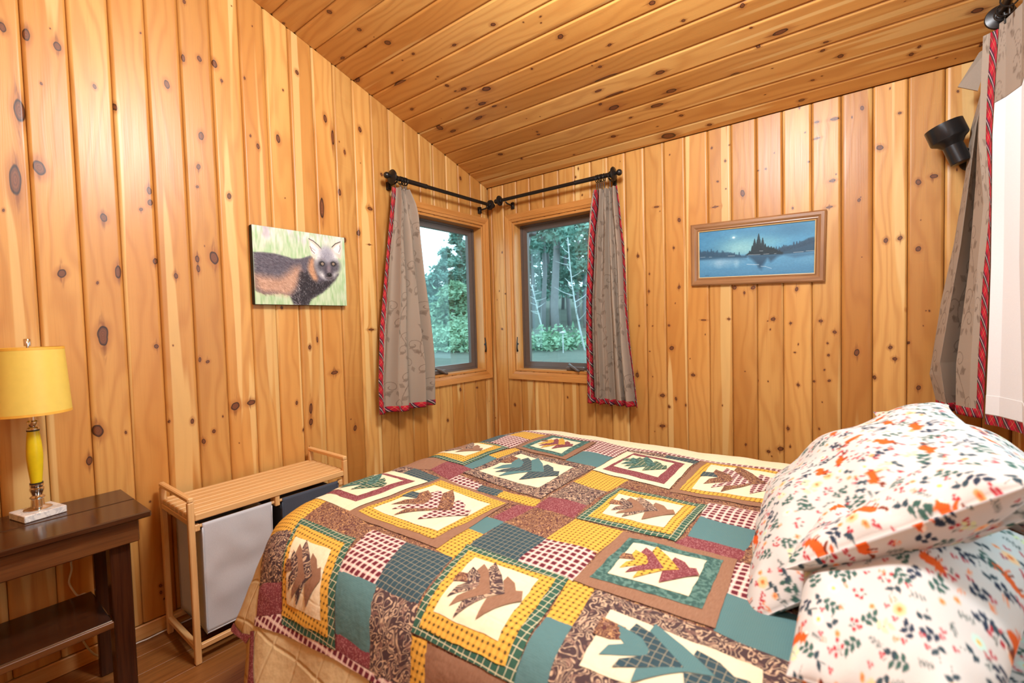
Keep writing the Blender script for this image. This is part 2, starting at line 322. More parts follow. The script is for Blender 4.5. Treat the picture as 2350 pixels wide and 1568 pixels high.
KNOTS = '{"w1":[[-2.703,2.448,0.011,0.02],[-2.673,2.16,0.019,0.044],[-2.696,1.901,0.02,0.06],[-2.631,1.961,0.02,0.031],[-2.559,2.444,0.014,0.018],[-2.643,2.449,0.013,0.024],[-2.455,2.331,0.007,0.011],[-2.394,2.271,0.009,0.018],[-2.731,1.784,0.004,0.007],[-2.451,1.803,0.014,0.018],[-2.205,2.436,0.012,0.021],[-2.07,2.606,0.011,0.014],[-2.136,2.581,0.009,0.018],[-2.079,2.246,0.014,0.02],[-2.097,2.098,0.01,0.014],[-2.106,2.003,0.007,0.008],[-2.006,2.61,0.013,0.021],[-1.978,2.541,0.008,0.008],[-2.292,1.946,0.011,0.017],[-2.291,1.895,0.012,0.014],[-2.325,1.859,0.008,0.008],[-1.97,1.987,0.012,0.015],[-2.122,1.665,0.009,0.02],[-2.051,1.677,0.021,0.036],[-2.12,1.62,0.009,0.018],[-2.21,1.58,0.01,0.013],[-2.284,1.64,0.01,0.017],[-2.587,1.565,0.015,0.019],[-2.415,1.583,0.013,0.029],[-2.483,1.534,0.005,0.008],[-2.476,1.326,0.019,0.04],[-1.821,2.271,0.009,0.016],[-1.715,2.341,0.012,0.025],[-1.871,2.596,0.006,0.008],[-1.856,2.314,0.006,0.007],[-1.436,2.538,0.012,0.025],[-1.392,2.443,0.012,0.045],[-1.317,2.379,0.008,0.016],[-1.362,2.131,0.012,0.021],[-1.204,2.548,0.013,0.019],[-1.152,2.072,0.023,0.011],[-1.241,1.908,0.013,0.019],[-1.341,1.851,0.012,0.016],[-1.737,1.441,0.008,0.009],[-2.12,2.842,0.008,0.01],[-1.594,2.736,0.011,0.014],[-1.054,2.309,0.011,0.011],[-1.48,2.017,0.017,0.062],[-2.476,1.305,0.016,0.037],[-2.298,1.264,0.009,0.012],[-2.51,0.93,0.02,0.03],[-2.541,0.814,0.011,0.022],[-2.421,0.905,0.005,0.008],[-2.133,1.192,0.007,0.013],[-2.101,1.18,0.009,0.009],[-2.177,0.908,0.009,0.013],[-2.267,0.923,0.006,0.008],[-2.09,0.843,0.008,0.012],[-2.135,0.804,0.009,0.015],[-1.99,0.949,0.023,0.022],[-1.914,0.956,0.022,0.016],[-1.543,1.261,0.007,0.018],[-1.59,1.22,0.011,0.013],[-1.679,0.918,0.008,0.012],[-1.647,0.762,0.007,0.011],[-1.599,0.874,0.011,0.033],[-1.602,0.798,0.012,0.023],[-1.322,0.708,0.013,0.019],[-1.444,1.062,0.026,0.012],[-2.332,0.199,0.007,0.009],[-2.332,0.168,0.006,0.009],[-2.352,0.585,0.005,0.005],[-0.316,2.454,0.012,0.016],[-0.39,0.824,0.012,0.016],[-0.197,0.816,0.013,0.008],[-1.154,2.073,0.02,0.007],[-1.167,1.845,0.016,0.004],[-1.178,1.309,0.023,0.007],[-0.535,0.612,0.011,0.013]],"w2":[[2.469,2.353,0.009,0.013],[2.428,2.32,0.004,0.007],[2.539,2.14,0.016,0.014],[2.614,2.286,0.009,0.006],[2.356,2.332,0.023,0.008],[2.279,2.338,0.014,0.006],[2.683,1.942,0.012,0.015],[2.738,1.958,0.018,0.01],[2.684,1.626,0.013,0.013],[2.563,1.682,0.011,0.012],[2.617,1.686,0.011,0.011],[2.457,1.899,0.009,0.009],[2.817,2.323,0.005,0.007],[1.92,2.036,0.013,0.022],[1.786,2.131,0.008,0.006],[1.829,2.241,0.007,0.006],[1.755,2.334,0.007,0.007],[1.852,2.328,0.005,0.005],[1.558,1.94,0.011,0.015],[1.522,1.772,0.008,0.008],[1.771,1.984,0.021,0.005],[1.831,2.079,0.004,0.005],[2.001,2.147,0.007,0.004],[2.039,2.148,0.007,0.006],[2.242,2.14,0.006,0.005],[2.346,2.019,0.018,0.007],[2.333,1.885,0.018,0.006],[2.279,2.253,0.017,0.006],[2.168,1.908,0.006,0.007],[1.505,2.355,0.005,0.005],[2.201,2.438,0.006,0.008],[2.816,1.971,0.003,0.007],[1.416,2.046,0.02,0.006],[1.552,1.522,0.01,0.011],[1.357,1.509,0.009,0.008],[1.5,1.138,0.015,0.016],[1.485,1.283,0.008,0.009],[1.267,0.954,0.013,0.018],[1.523,0.814,0.008,0.013],[1.478,0.759,0.011,0.009],[1.583,0.778,0.006,0.009],[1.436,0.829,0.021,0.01],[1.433,0.629,0.022,0.01],[1.378,1.282,0.005,0.005],[1.356,1.115,0.005,0.005],[1.373,0.949,0.004,0.005],[1.697,1.312,0.019,0.005],[1.84,1.314,0.01,0.006],[2.071,1.307,0.015,0.01],[2.044,1.297,0.004,0.004],[1.925,1.464,0.007,0.009],[1.873,1.497,0.014,0.012],[1.971,1.49,0.014,0.011],[2.185,1.467,0.009,0.013],[2.156,1.282,0.007,0.007],[2.175,1.121,0.006,0.005],[2.19,0.942,0.008,0.009],[2.294,1.291,0.01,0.009],[2.355,1.231,0.01,0.009],[2.324,1.172,0.006,0.006],[2.328,1.109,0.008,0.007],[2.31,1.03,0.005,0.006],[2.331,0.973,0.008,0.008],[2.263,0.966,0.007,0.008],[2.3,0.856,0.003,0.005],[2.286,0.71,0.005,0.007],[2.448,1.125,0.013,0.02],[2.582,1.152,0.009,0.01],[2.599,1.096,0.01,0.01],[2.52,1.0,0.008,0.013],[2.64,1.336,0.004,0.009],[2.65,1.175,0.007,0.01],[2.688,0.958,0.009,0.014],[2.713,1.329,0.003,0.004],[2.725,1.328,0.004,0.006],[2.141,0.695,0.009,0.01],[2.104,0.575,0.016,0.014],[2.044,0.551,0.01,0.01],[2.06,0.526,0.004,0.005],[2.151,0.594,0.006,0.007],[1.926,0.575,0.006,0.009],[1.925,1.006,0.004,0.004],[1.631,0.971,0.016,0.009],[2.044,0.954,0.004,0.005],[1.993,0.955,0.004,0.007],[1.286,1.746,0.011,0.011],[1.211,1.796,0.009,0.011],[1.268,0.957,0.01,0.016],[0.829,2.36,0.009,0.009],[0.854,2.415,0.006,0.01],[0.881,2.223,0.007,0.007],[0.116,1.281,0.011,0.008],[0.159,1.567,0.007,0.006],[0.139,1.903,0.007,0.007],[0.228,0.665,0.011,0.014],[0.723,0.763,0.007,0.009],[1.342,1.421,0.007,0.007],[1.362,1.622,0.006,0.006]],"c":[[0.313,-1.578,0.015,0.014],[0.365,-1.44,0.014,0.012],[0.438,-1.316,0.021,0.017],[1.027,-1.136,0.015,0.011],[0.762,-1.139,0.014,0.009],[0.511,-1.202,0.011,0.009],[0.285,-1.169,0.012,0.008],[0.263,-1.097,0.068,0.008],[0.517,-0.954,0.013,0.013],[0.592,-0.891,0.022,0.013],[0.532,-0.9,0.01,0.006],[0.718,-0.832,0.032,0.019],[0.614,-0.753,0.029,0.015],[0.67,-0.704,0.02,0.008],[0.152,-0.912,0.015,0.011],[0.191,-0.706,0.024,0.03],[0.255,-0.644,0.027,0.014],[0.509,-0.667,0.035,0.013],[0.5,-0.766,0.015,0.007],[0.009,-1.662,0.011,0.008],[0.516,-1.027,0.006,0.006],[0.492,-1.019,0.005,0.004],[0.102,-1.372,0.017,0.011],[0.295,-1.356,0.009,0.006],[0.032,-1.23,0.027,0.014],[0.4,-0.316,0.022,0.013],[1.259,-1.064,0.008,0.005],[1.243,-1.036,0.006,0.004],[1.287,-0.931,0.019,0.014],[1.478,-0.783,0.012,0.009],[1.044,-0.833,0.008,0.007],[1.736,-0.892,0.018,0.012],[1.827,-0.751,0.011,0.008],[2.063,-0.708,0.012,0.012],[2.074,-0.585,0.008,0.006],[2.083,-0.471,0.012,0.009],[1.636,-0.522,0.025,0.016],[1.646,-0.381,0.029,0.017],[1.957,-0.354,0.023,0.011],[1.541,-0.313,0.038,0.017],[1.371,-0.283,0.011,0.008],[1.377,-0.687,0.013,0.008],[1.371,-0.726,0.011,0.006],[1.344,-0.712,0.005,0.005],[1.294,-0.546,0.023,0.01],[1.373,-0.609,0.074,0.012],[1.363,-0.485,0.064,0.011],[1.259,-0.452,0.012,0.01],[1.317,-0.396,0.04,0.018],[1.636,-0.183,0.013,0.011],[1.62,-0.23,0.009,0.006],[1.208,-0.174,0.017,0.014],[1.515,-0.047,0.048,0.031],[1.756,-0.047,0.014,0.013],[0.782,-0.406,0.01,0.008],[0.775,-0.381,0.014,0.008],[0.512,-0.213,0.011,0.008],[0.884,-0.111,0.009,0.007],[0.787,-0.605,0.011,0.006],[2.179,-0.508,0.039,0.013],[2.326,-0.328,0.012,0.008],[2.391,-0.263,0.015,0.012],[2.672,-0.179,0.008,0.009],[2.647,-0.147,0.011,0.011],[2.274,-0.163,0.01,0.007],[2.313,-0.173,0.005,0.004],[2.215,-0.045,0.015,0.012],[2.341,-0.37,0.012,0.007],[2.841,-0.282,0.022,0.014],[2.737,-0.083,0.007,0.004],[2.878,-0.084,0.007,0.01]]}'
QUILT = '{"leaf":[[[-0.017,0.404],[-0.012,0.378],[0.108,0.357],[0.199,0.506],[-0.015,0.556]],[[0.103,0.36],[0.107,0.214],[0.289,0.306],[0.363,0.462],[0.359,0.569],[0.085,0.807],[0.111,0.61],[0.199,0.506]],[[0.193,0.253],[0.216,0.094],[0.399,0.22],[0.587,0.539],[0.193,0.895],[0.212,0.753],[0.361,0.554],[0.368,0.489],[0.293,0.319]],[[0.321,0.155],[0.336,-0.016],[0.545,0.176],[0.762,0.469],[0.603,0.585],[0.324,0.986],[0.326,0.793],[0.587,0.539]],[[0.62,0.268],[0.629,0.163],[0.774,0.231],[0.857,0.353],[0.936,0.317],[1.006,0.472],[0.861,0.636],[0.627,0.917],[0.589,0.622],[0.763,0.474]]],"blocks":{"D":[["brown","plaidY","cream"],[[[1.1586,-1.6972],[1.5161,-1.7283],[1.5505,-2.0972],[1.1312,-2.1037]],[[1.1768,-1.723],[1.5125,-1.7422],[1.5037,-2.0686],[1.1588,-2.0802]],[[1.1949,-1.7716],[1.4782,-1.7837],[1.4814,-2.0319],[1.1856,-2.0418]]]],"A":[["winG","plaidY","cream"],[[[1.0339,-2.2074],[1.2998,-2.1867],[1.4804,-2.4429],[1.2287,-2.4703]],[[1.0707,-2.2313],[1.2997,-2.2224],[1.4426,-2.4282],[1.2165,-2.453]],[[1.1134,-2.2706],[1.2875,-2.2589],[1.3961,-2.4065],[1.2226,-2.4213]]]],"B":[["winG","plaidY","cream"],[[[1.6027,-2.0327],[1.9231,-2.0176],[1.9764,-2.3203],[1.6962,-2.3299]],[[1.6308,-2.0589],[1.9005,-2.0426],[1.9482,-2.3024],[1.7136,-2.3151]],[[1.6734,-2.0788],[1.8691,-2.0684],[1.9107,-2.2728],[1.7266,-2.2776]]]],"C":[["pais","cream"],[[[1.9958,-2.0235],[2.4045,-2.0282],[2.4223,-2.2168],[2.0384,-2.2926]],[[2.0606,-2.0785],[2.349,-2.0786],[2.3676,-2.2226],[2.08,-2.2472]]]],"E":[["cream","maroon","cream"],[[[0.81,-1.765],[1.145,-1.757],[1.128,-2.092],[0.8,-2.095]],[[0.856,-1.81],[1.11,-1.79],[1.09,-2.042],[0.846,-2.05]],[[0.893,-1.833],[1.073,-1.816],[1.055,-2.01],[0.884,-2.018]]]],"F":[["winG","plaidY","cream"],[[[0.8,-1.212],[1.118,-1.203],[1.13,-1.538],[0.81,-1.55]],[[0.83,-1.24],[1.092,-1.229],[1.103,-1.511],[0.838,-1.52]],[[0.87,-1.268],[1.057,-1.246],[1.07,-1.464],[0.876,-1.48]]]],"G":[["pais","cream"],[[[1.1876,-1.2141],[1.5878,-1.2239],[1.5851,-1.639],[1.1872,-1.6068]],[[1.2257,-1.2609],[1.5149,-1.2882],[1.5243,-1.5654],[1.2308,-1.5569]]]],"H":[["brown","mott","cream"],[[[1.9309,-1.7245],[2.2322,-1.7068],[2.2549,-2.0145],[1.9344,-2.0211]],[[1.9635,-1.755],[2.206,-1.7357],[2.2181,-1.9719],[1.9622,-1.988]],[[1.9873,-1.783],[2.1744,-1.768],[2.182,-1.9431],[1.9932,-1.9534]]]],"I":[["brown","mott","cream"],[[[1.1039,-0.8459],[1.403,-0.8583],[1.4204,-1.1958],[1.1404,-1.1891]],[[1.142,-0.8664],[1.373,-0.8666],[1.3872,-1.1692],[1.1513,-1.1524]],[[1.1773,-0.9082],[1.3424,-0.9118],[1.3637,-1.1374],[1.1817,-1.1238]]]],"J":[["cream","maroon","cream"],[[[1.5942,-0.9231],[1.9057,-0.9518],[1.9234,-1.3077],[1.5942,-1.2718]],[[1.6365,-0.9418],[1.8802,-0.9858],[1.8912,-1.2712],[1.6243,-1.2405]],[[1.648,-0.9817],[1.8466,-1.0153],[1.8491,-1.2195],[1.6477,-1.1871]]]],"K":[["winG","plaidY","cream"],[[[1.77,-1.4012],[2.0781,-1.3921],[2.0767,-1.7039],[1.7686,-1.7115]],[[1.789,-1.4267],[2.052,-1.4266],[2.0551,-1.6782],[1.796,-1.6851]],[[1.8007,-1.4684],[2.0206,-1.4541],[2.0236,-1.6497],[1.8265,-1.648]]]],"L":[["brown","plaidY","cream"],[[[1.9187,-0.8872],[2.2916,-0.8839],[2.3113,-1.3162],[1.9329,-1.3349]],[[1.9469,-0.9108],[2.2792,-0.8883],[2.3,-1.2819],[1.9576,-1.3017]],[[1.9742,-0.9383],[2.2733,-0.9372],[2.2813,-1.242],[1.992,-1.2719]]]]},"pat":[["ging",[[1.1967,-1.6994],[1.1903,-1.6362],[1.3229,-1.6538],[1.3411,-1.7018]]],["darkP",[[1.3411,-1.7018],[1.3265,-1.658],[1.4305,-1.6547],[1.4369,-1.706]]],["plaidY",[[1.4369,-1.706],[1.4315,-1.656],[1.5875,-1.6495],[1.6069,-1.7064]]],["maroon",[[1.5485,-1.8489],[1.5485,-1.728],[1.6105,-1.7099],[1.6012,-1.8637]]],["teal",[[1.5335,-1.9515],[1.5261,-1.8652],[1.6012,-1.8637],[1.5929,-1.9593]]],["plaidY",[[1.5497,-2.0977],[1.5335,-1.9515],[1.5943,-1.9609],[1.6192,-2.109]]],["darkP",[[1.605,-2.0258],[1.6041,-1.8674],[1.7664,-1.88],[1.7687,-2.0184]]],["ging",[[1.7677,-2.0171],[1.7673,-1.8746],[1.9216,-1.8719],[1.9316,-2.0254]]],["paisM",[[1.6027,-1.8655],[1.6043,-1.7166],[1.7565,-1.7161],[1.7665,-1.8751]]],["maroon",[[1.6096,-1.7086],[1.6031,-1.6088],[1.7459,-1.6055],[1.7561,-1.7133]]],["pais",[[1.6023,-1.4397],[1.7503,-1.458],[1.745,-1.602],[1.5973,-1.6126]]],["plaidY",[[1.598,-1.2781],[1.7611,-1.2976],[1.7495,-1.4519],[1.6023,-1.4397]]],["paisM",[[1.7606,-1.3017],[2.0728,-1.3508],[2.0797,-1.3978],[1.7715,-1.4036]]],["pais",[[1.5767,-0.8731],[1.7649,-0.8721],[1.7766,-0.9203],[1.5963,-0.9277]]],["darkP",[[1.7608,-0.875],[1.9094,-0.8956],[1.9067,-0.9551],[1.7716,-0.9204]]],["ging",[[1.4218,-1.0293],[1.409,-0.861],[1.5809,-0.8829],[1.5816,-1.0438]]],["teal",[[1.4233,-1.1958],[1.422,-1.0268],[1.5804,-1.0413],[1.5878,-1.2239]]],["ging",[[2.0719,-1.3682],[2.2437,-1.3607],[2.2442,-1.5038],[2.087,-1.5003]]],["teal",[[2.0864,-1.4982],[2.2431,-1.5045],[2.241,-1.6437],[2.094,-1.6474]]],["maroon",[[2.0929,-1.6481],[2.2408,-1.6426],[2.2395,-1.7047],[2.0781,-1.7082]]],["paisM",[[2.2431,-1.5045],[2.2758,-1.5074],[2.2843,-1.7044],[2.2395,-1.7047]]],["darkP",[[2.2414,-1.3623],[2.2794,-1.358],[2.2827,-1.5063],[2.2442,-1.5038]]],["plaidY",[[1.7673,-1.8746],[1.7691,-1.7154],[1.9278,-1.7208],[1.9222,-1.8732]]],["ging",[[2.2342,-1.7166],[2.355,-1.7077],[2.3674,-1.8678],[2.2415,-1.8664]]],["teal",[[2.2417,-1.8721],[2.39,-1.8736],[2.4099,-2.0317],[2.2559,-2.0168]]],["plaidY",[[1.9272,-2.0246],[1.9949,-2.0218],[2.0154,-2.1648],[1.9573,-2.1637]]],["teal",[[1.9573,-2.1637],[2.0145,-2.1671],[2.0389,-2.2936],[1.9767,-2.3186]]],["darkP",[[1.4392,-2.1217],[1.6153,-2.1075],[1.6689,-2.2831],[1.5199,-2.2812]]],["pais",[[1.5249,-2.2867],[1.6685,-2.2793],[1.7385,-2.41],[1.624,-2.4549]]],["plaidY",[[1.701,-2.3368],[1.7455,-2.3333],[1.7764,-2.4015],[1.7398,-2.416]]],["brown",[[1.7452,-2.3352],[1.959,-2.324],[1.9457,-2.3445],[1.7764,-2.4015]]],["ging",[[1.2922,-2.1266],[1.4398,-2.1213],[1.5237,-2.2837],[1.3702,-2.2897]]],["teal",[[1.3702,-2.2897],[1.5212,-2.2846],[1.5978,-2.4112],[1.4628,-2.4093]]],["maroon",[[1.4622,-2.4084],[1.5975,-2.4107],[1.6118,-2.4328],[1.4815,-2.4432]]],["pais",[[0.9,-2.285],[1.06,-2.262],[1.1626,-2.388],[1.0465,-2.4205]]],["maroon",[[1.0465,-2.4205],[1.1617,-2.3873],[1.2131,-2.4487],[1.1019,-2.4901]]],["plaidY",[[0.83,-2.1],[0.9856,-2.0885],[1.0683,-2.2617],[0.9,-2.285]]],["paisM",[[0.9856,-2.0885],[1.1291,-2.0735],[1.2934,-2.1274],[1.3036,-2.1856],[1.0377,-2.2057],[1.0204,-2.1897]]],["darkP",[[0.9973,-1.7571],[0.9902,-1.6889],[1.1461,-1.6999],[1.151,-1.7581]]],["pais",[[0.8,-1.76],[0.8,-1.7],[0.9902,-1.6889],[0.9973,-1.7571]]],["brown",[[0.8,-1.7],[0.81,-1.552],[1.038,-1.5397],[1.0536,-1.6517],[1.0014,-1.6881]]],["maroon",[[1.0527,-1.6524],[1.038,-1.5397],[1.1834,-1.5468],[1.1932,-1.6912]]],["teal",[[1.1348,-1.5372],[1.1255,-1.3661],[1.1757,-1.3774],[1.1851,-1.5471]]],["plaidY",[[1.127,-1.368],[1.1387,-1.1868],[1.1856,-1.2136],[1.1757,-1.3774]]],["darkP",[[0.8,-1.21],[0.8,-1.02],[0.9607,-1.0052],[0.9859,-1.1817]]],["ging",[[0.9836,-1.1834],[0.9607,-1.0052],[1.1048,-1.016],[1.1192,-1.2049]]],["plaidY",[[0.9631,-1.0034],[0.95,-0.862],[1.1038,-0.8603],[1.1038,-1.017]]],["pais",[[0.8,-1.02],[0.8,-0.865],[0.95,-0.862],[0.9631,-1.0034]]],["gingS",[[0.8,-0.835],[1.0572,-0.826],[1.367,-0.8125],[1.565,-0.8463],[1.7919,-0.8387],[1.8975,-0.8615],[2.0158,-0.8586],[2.1212,-0.8499],[2.2873,-0.84],[2.2908,-0.876],[1.907,-0.8952],[1.8035,-0.8742],[1.5851,-0.8925],[1.4095,-0.8649],[1.0883,-0.862],[0.8,-0.868]]],["gingS",[[1.0957,-2.4969],[1.213,-2.4509],[1.2338,-2.4691],[1.4808,-2.442],[1.6328,-2.4353],[1.7397,-2.4235],[1.7414,-2.4345],[1.64,-2.4487],[1.4843,-2.4598],[1.2463,-2.4884],[1.1077,-2.5152]]]],"qp":[0.8214841176566772,-2.35,-0.6129995072007832,0.7063554512641824,0.012,0.142077130669188,0.13235876198448962,0.01942444332534996,0.45,0.014144497360433916]}'
# ------------------------------------------------------------------ room shell
MS = .3147; NRM = math.hypot(1, MS)
def ceil_z(y): return 2.44 - MS*y
PID = [0]
def plank(parent, O, A, L, Nn, w, l0, l1, knots, name='plank', pen=0.0):
    """face plane through O; across A, along L, room normal Nn; l1 number or function of across"""
    PID[0] += 1; pid = PID[0]; f1 = l1 if callable(l1) else (lambda a: l1 + 0*a)
    kn = [(k[0], k[1], k[2]*.84, k[3]*.84) for k in knots if -k[2]*.5 < k[0] < w + k[2]*.5]
    lm = float(f1(np.array(w/2)))
    for _ in range(2 if lm-l0 > 1 else 0):
        r = random.uniform(.002, .004); kn.append((random.uniform(.015, w-.015), random.uniform(l0, lm), r, r*random.uniform(1.0, 1.9)))
    bv = min(.0085, w*.2); ac = {0.0, .0006, bv, w-bv, w-.0006, w}; m = max(3, int(w/.014))
    for i in range(1, m): ac.add(bv + (w-2*bv)*i/m)
    lc = set(np.linspace(l0, lm, max(2, int((lm-l0)/.13))).tolist())
    for ka, kl, ra, rl in kn:
        if kl < l0-.05 or kl > lm+.05: continue
        for q in np.arange(-2.4, 2.41, .2 if ra > .008 else .4): 
            if bv < ka+q*ra < w-bv: ac.add(ka+q*ra)
        for q in np.arange(-6, 6.1, 1.5): lc.add(min(max(kl+q*rl, l0), lm))
        for q in np.arange(-2.4, 2.41, .2 if rl > .008 else .4): lc.add(min(max(kl+q*rl, l0), lm))
    def thin(vals, eps, must):
        out = []
        for v in sorted(vals):
            if out and v-out[-1] < eps and v not in must:
                continue
            if out and v-out[-1] < eps and out[-1] not in must: out[-1] = v; continue
            out.append(v)
        return out
    ac = thin(ac, .0022, {0.0, .0006, bv, w-bv, w-.0006, w}); lc = thin(lc, .0028, {l0, lm})
    a = np.array(ac); t = (np.array(lc)-l0)/(lm-l0); Ag, Tg = np.meshgrid(a, t)
    Lg = l0 + Tg*(f1(Ag)-l0)
    dep = np.zeros_like(Ag); dep[:, 0] = dep[:, -1] = -.0155; dep[:, 1] = dep[:, -2] = -.0055
    kt = np.full_like(Ag, 4.0); kd = np.full_like(Ag, 4.0); wa = Ag.copy()
    for i, (ka, kl, ra, rl) in enumerate(kn):
        dx, dy = (Ag-ka)/ra, (Lg-kl)/rl; th = np.arctan2(dy, dx); d = np.hypot(dx, dy)*(1+.10*np.sin(2*th+i)+.025*np.sin(5*th+2*i))
        kd = np.minimum(kd, d); kt = np.minimum(kt, np.hypot((dx+.5*math.sin(i*2.1)*.4)/.75, dy/(2.2+2.2*abs(math.sin(i*1.7))))+(0 if ra > .0045 else .6)); wa -= (Ag-ka)*np.exp(-(dx/1.7)**2-(dy/3.2)**2)*.75
    O = np.array(O); A = np.array(A); L = np.array(L); Nn = np.array(Nn)
    V = O + Ag[..., None]*A + Lg[..., None]*L + (dep[..., None]-pen)*Nn
    r, c = Ag.shape; I = np.arange(r*c).reshape(r, c)
    F = np.stack([I[:-1, :-1], I[:-1, 1:], I[1:, 1:], I[1:, :-1]], -1).reshape(-1, 4)
    if np.dot(np.cross(A, L), Nn) < 0: F = F[:, ::-1]
    wp = np.stack([wa + pid*.37, Lg, np.full_like(Ag, pid)], -1)
    return mk(name, V.reshape(-1, 3), F, PINE, parent, False, attrs={'wp': wp.reshape(-1, 3), 'kd': kd.ravel(), 'kt': kt.ravel()})
def clad(parent, edges, place, op, z0, top, knots):
    """vertical boards; op=(a0,a1,z0,z1) opening or None"""
    for a0, a1 in zip(edges[:-1], edges[1:]):
        g = .0007; b0, b1 = a0+g, a1-g
        kk = [(k[0]-b0, k[1], k[2], k[3]) for k in knots]
        def pc(c0, c1, lo, hi): place(parent, c0, c1, lo, hi, [(k[0]+b0-c0, k[1], k[2], k[3]) for k in kk])
        if op is None or a1 <= op[0]+.004 or a0 >= op[1]-.004: pc(b0, b1, z0, top); continue
        pc(b0, b1, z0, op[2]); pc(b0, b1, op[3], top)
        if op[0]-b0 > .01: pc(b0, op[0], op[2]+.001, op[3]-.001)
        if b1-op[1] > .01: pc(op[1], b1, op[2]+.001, op[3]-.001)
KN = json.loads(KNOTS)
def slabs(name, boxes, mat):
    m = MB()
    for b in boxes: m.box(*b, .0005)
    return struct(m.build(name, mat))
W1O = (-.80, -.085, .945, 2.12); W2O = (.255, .99, .945, 2.12)
YB = -4.7; ZT = 4.1
wl = slabs('wall_left', [(-.14, -.018, W1O[1], .14, 0, ZT), (-.14, -.018, YB, W1O[0], 0, ZT), (-.14, -.018, W1O[0], W1O[1], 0, W1O[2]), (-.14, -.018, W1O[0], W1O[1], W1O[3], ZT)], PLAINW)
wb = slabs('wall_rear', [(-.018, W2O[0], .018, .14, 0, 2.5), (W2O[1], 3.14, .018, .14, 0, 2.5), (W2O[0], W2O[1], .018, .14, 0, W2O[2]), (W2O[0], W2O[1], .018, .14, W2O[3], 2.5)], PLAINW)
W3O = (-2.3, -.62, .98, 2.2)
wr = slabs('wall_right', [(3.018, 3.14, W3O[1], .018, 0, ZT), (3.018, 3.14, YB, W3O[0], 0, ZT), (3.018, 3.14, W3O[0], W3O[1], 0, W3O[2]), (3.018, 3.14, W3O[0], W3O[1], W3O[3], ZT)], PLAINW)
wk = slabs('wall_behind', [(-.14, 3.14, YB-.12, YB, 0, ZT)], PLAINW)
s1 = [-2.657, -2.528, -2.399, -2.275, -2.149, -2.019, -1.889, -1.766, -1.64, -1.507, -1.378, -1.251, -1.122, -0.987, -0.861, -0.731, -0.602, -0.471, -0.344, -0.21, -0.082]
s1 = [-2.657-.129*i for i in range(7, 0, -1)] + s1 + [-.001]
s2 = [.001, 0.038, 0.163, 0.295, 0.423, 0.552, 0.685, 0.818, 0.95, 1.079, 1.206, 1.337, 1.466, 1.596, 1.73, 1.858, 1.991, 2.121, 2.255, 2.383, 2.512, 2.645, 2.776, 2.906, 2.999]
def place1(par, c0, c1, lo, hi, kn):
    plank(par, (0, c0, 0), (0, 1, 0), (0, 0, 1), (1, 0, 0), c1-c0, lo, (lambda a: ceil_z(c0+a)-.001) if hi is None else hi, kn)
def place2(par, c0, c1, lo, hi, kn):
    plank(par, (c0, 0, 0), (1, 0, 0), (0, 0, 1), (0, -1, 0), c1-c0, lo, 2.439 if hi is None else hi, kn)
def place3(par, c0, c1, lo, hi, kn):
    plank(par, (3.0, c0, 0), (0, 1, 0), (0, 0, 1), (-1, 0, 0), c1-c0, lo, (lambda a: ceil_z(c0+a)-.001) if hi is None else hi, kn)
clad(wl, s1, place1, W1O, .064, None, KN['w1'])
clad(wb, s2, place2, W2O, .0, None, KN['w2'])
clad(wr, [-1.3, -1.17, -1.04, -.91, -.78, -.65, -.52, -.39, -.26, -.13, -.002], place3, W3O, .0, None, [])
# ceiling
cy = [-0.0, -0.096, -0.22, -0.349, -0.476, -0.602, -0.725, -0.856, -0.977, -1.105, -1.235, -1.357, -1.48, -1.598, -1.721]
while cy[-1] > -4.6: cy.append(cy[-1]-.1265)
ce = MB(); ce.add([(-.14, .14, 2.44-MS*.14+.02), (3.14, .14, 2.44-MS*.14+.02), (3.14, YB-.1, ceil_z(YB-.1)+.02), (-.14, YB-.1, ceil_z(YB-.1)+.02)] + [(-.14, .14, 2.6-MS*.14), (3.14, .14, 2.6-MS*.14), (3.14, YB-.1, ceil_z(YB-.1)+.16), (-.14, YB-.1, ceil_z(YB-.1)+.16)],
    [(0, 1, 2, 3), (4, 7, 6, 5), (0, 4, 5, 1), (1, 5, 6, 2), (2, 6, 7, 3), (3, 7, 4, 0)])
ce = struct(ce.build('ceiling', PLAINW))
for ya, yb in zip(cy[:-1], cy[1:]):
    kk = [((ya-k[1])*NRM, k[0], max(k[3], .004), max(k[2], .005)) for k in KN['c']]
    plank(ce, (0, ya-.0007, ceil_z(ya)), (0, -1/NRM, MS/NRM), (1, 0, 0), (0, -MS/NRM, -1/NRM), (ya-yb)*NRM-.0014, .0, 2.999, kk)
# floor
fl = struct(MB().box(-.14, 3.14, YB-.1, .14, -.12, -.012, .0005).build('floor', FLOORM))
k = 0
for i in range(14):
    x0 = i*.128+.001; off = (i*.47) % 1.2
    for j in range(4):
        y1 = -.3-j*1.2+off; y0 = max(y1-1.198, -4.2); y1 = min(y1, -.01)
        if y1-y0 < .05: continue
        MB().box(x0, x0+.1274, y0, y1, -.0115, 0, .0005).build('floor_plank', FLOORM, fl)
MB().box(1.795, 3.0, -4.6, 0, -.0115, 0, .001).build('floor_board', FLOORM, fl)
b = MB().box(.0005, .013, -3.5, -.012, 0.0005, .062, .003).build('baseboard_left', BASEB); struct(b)
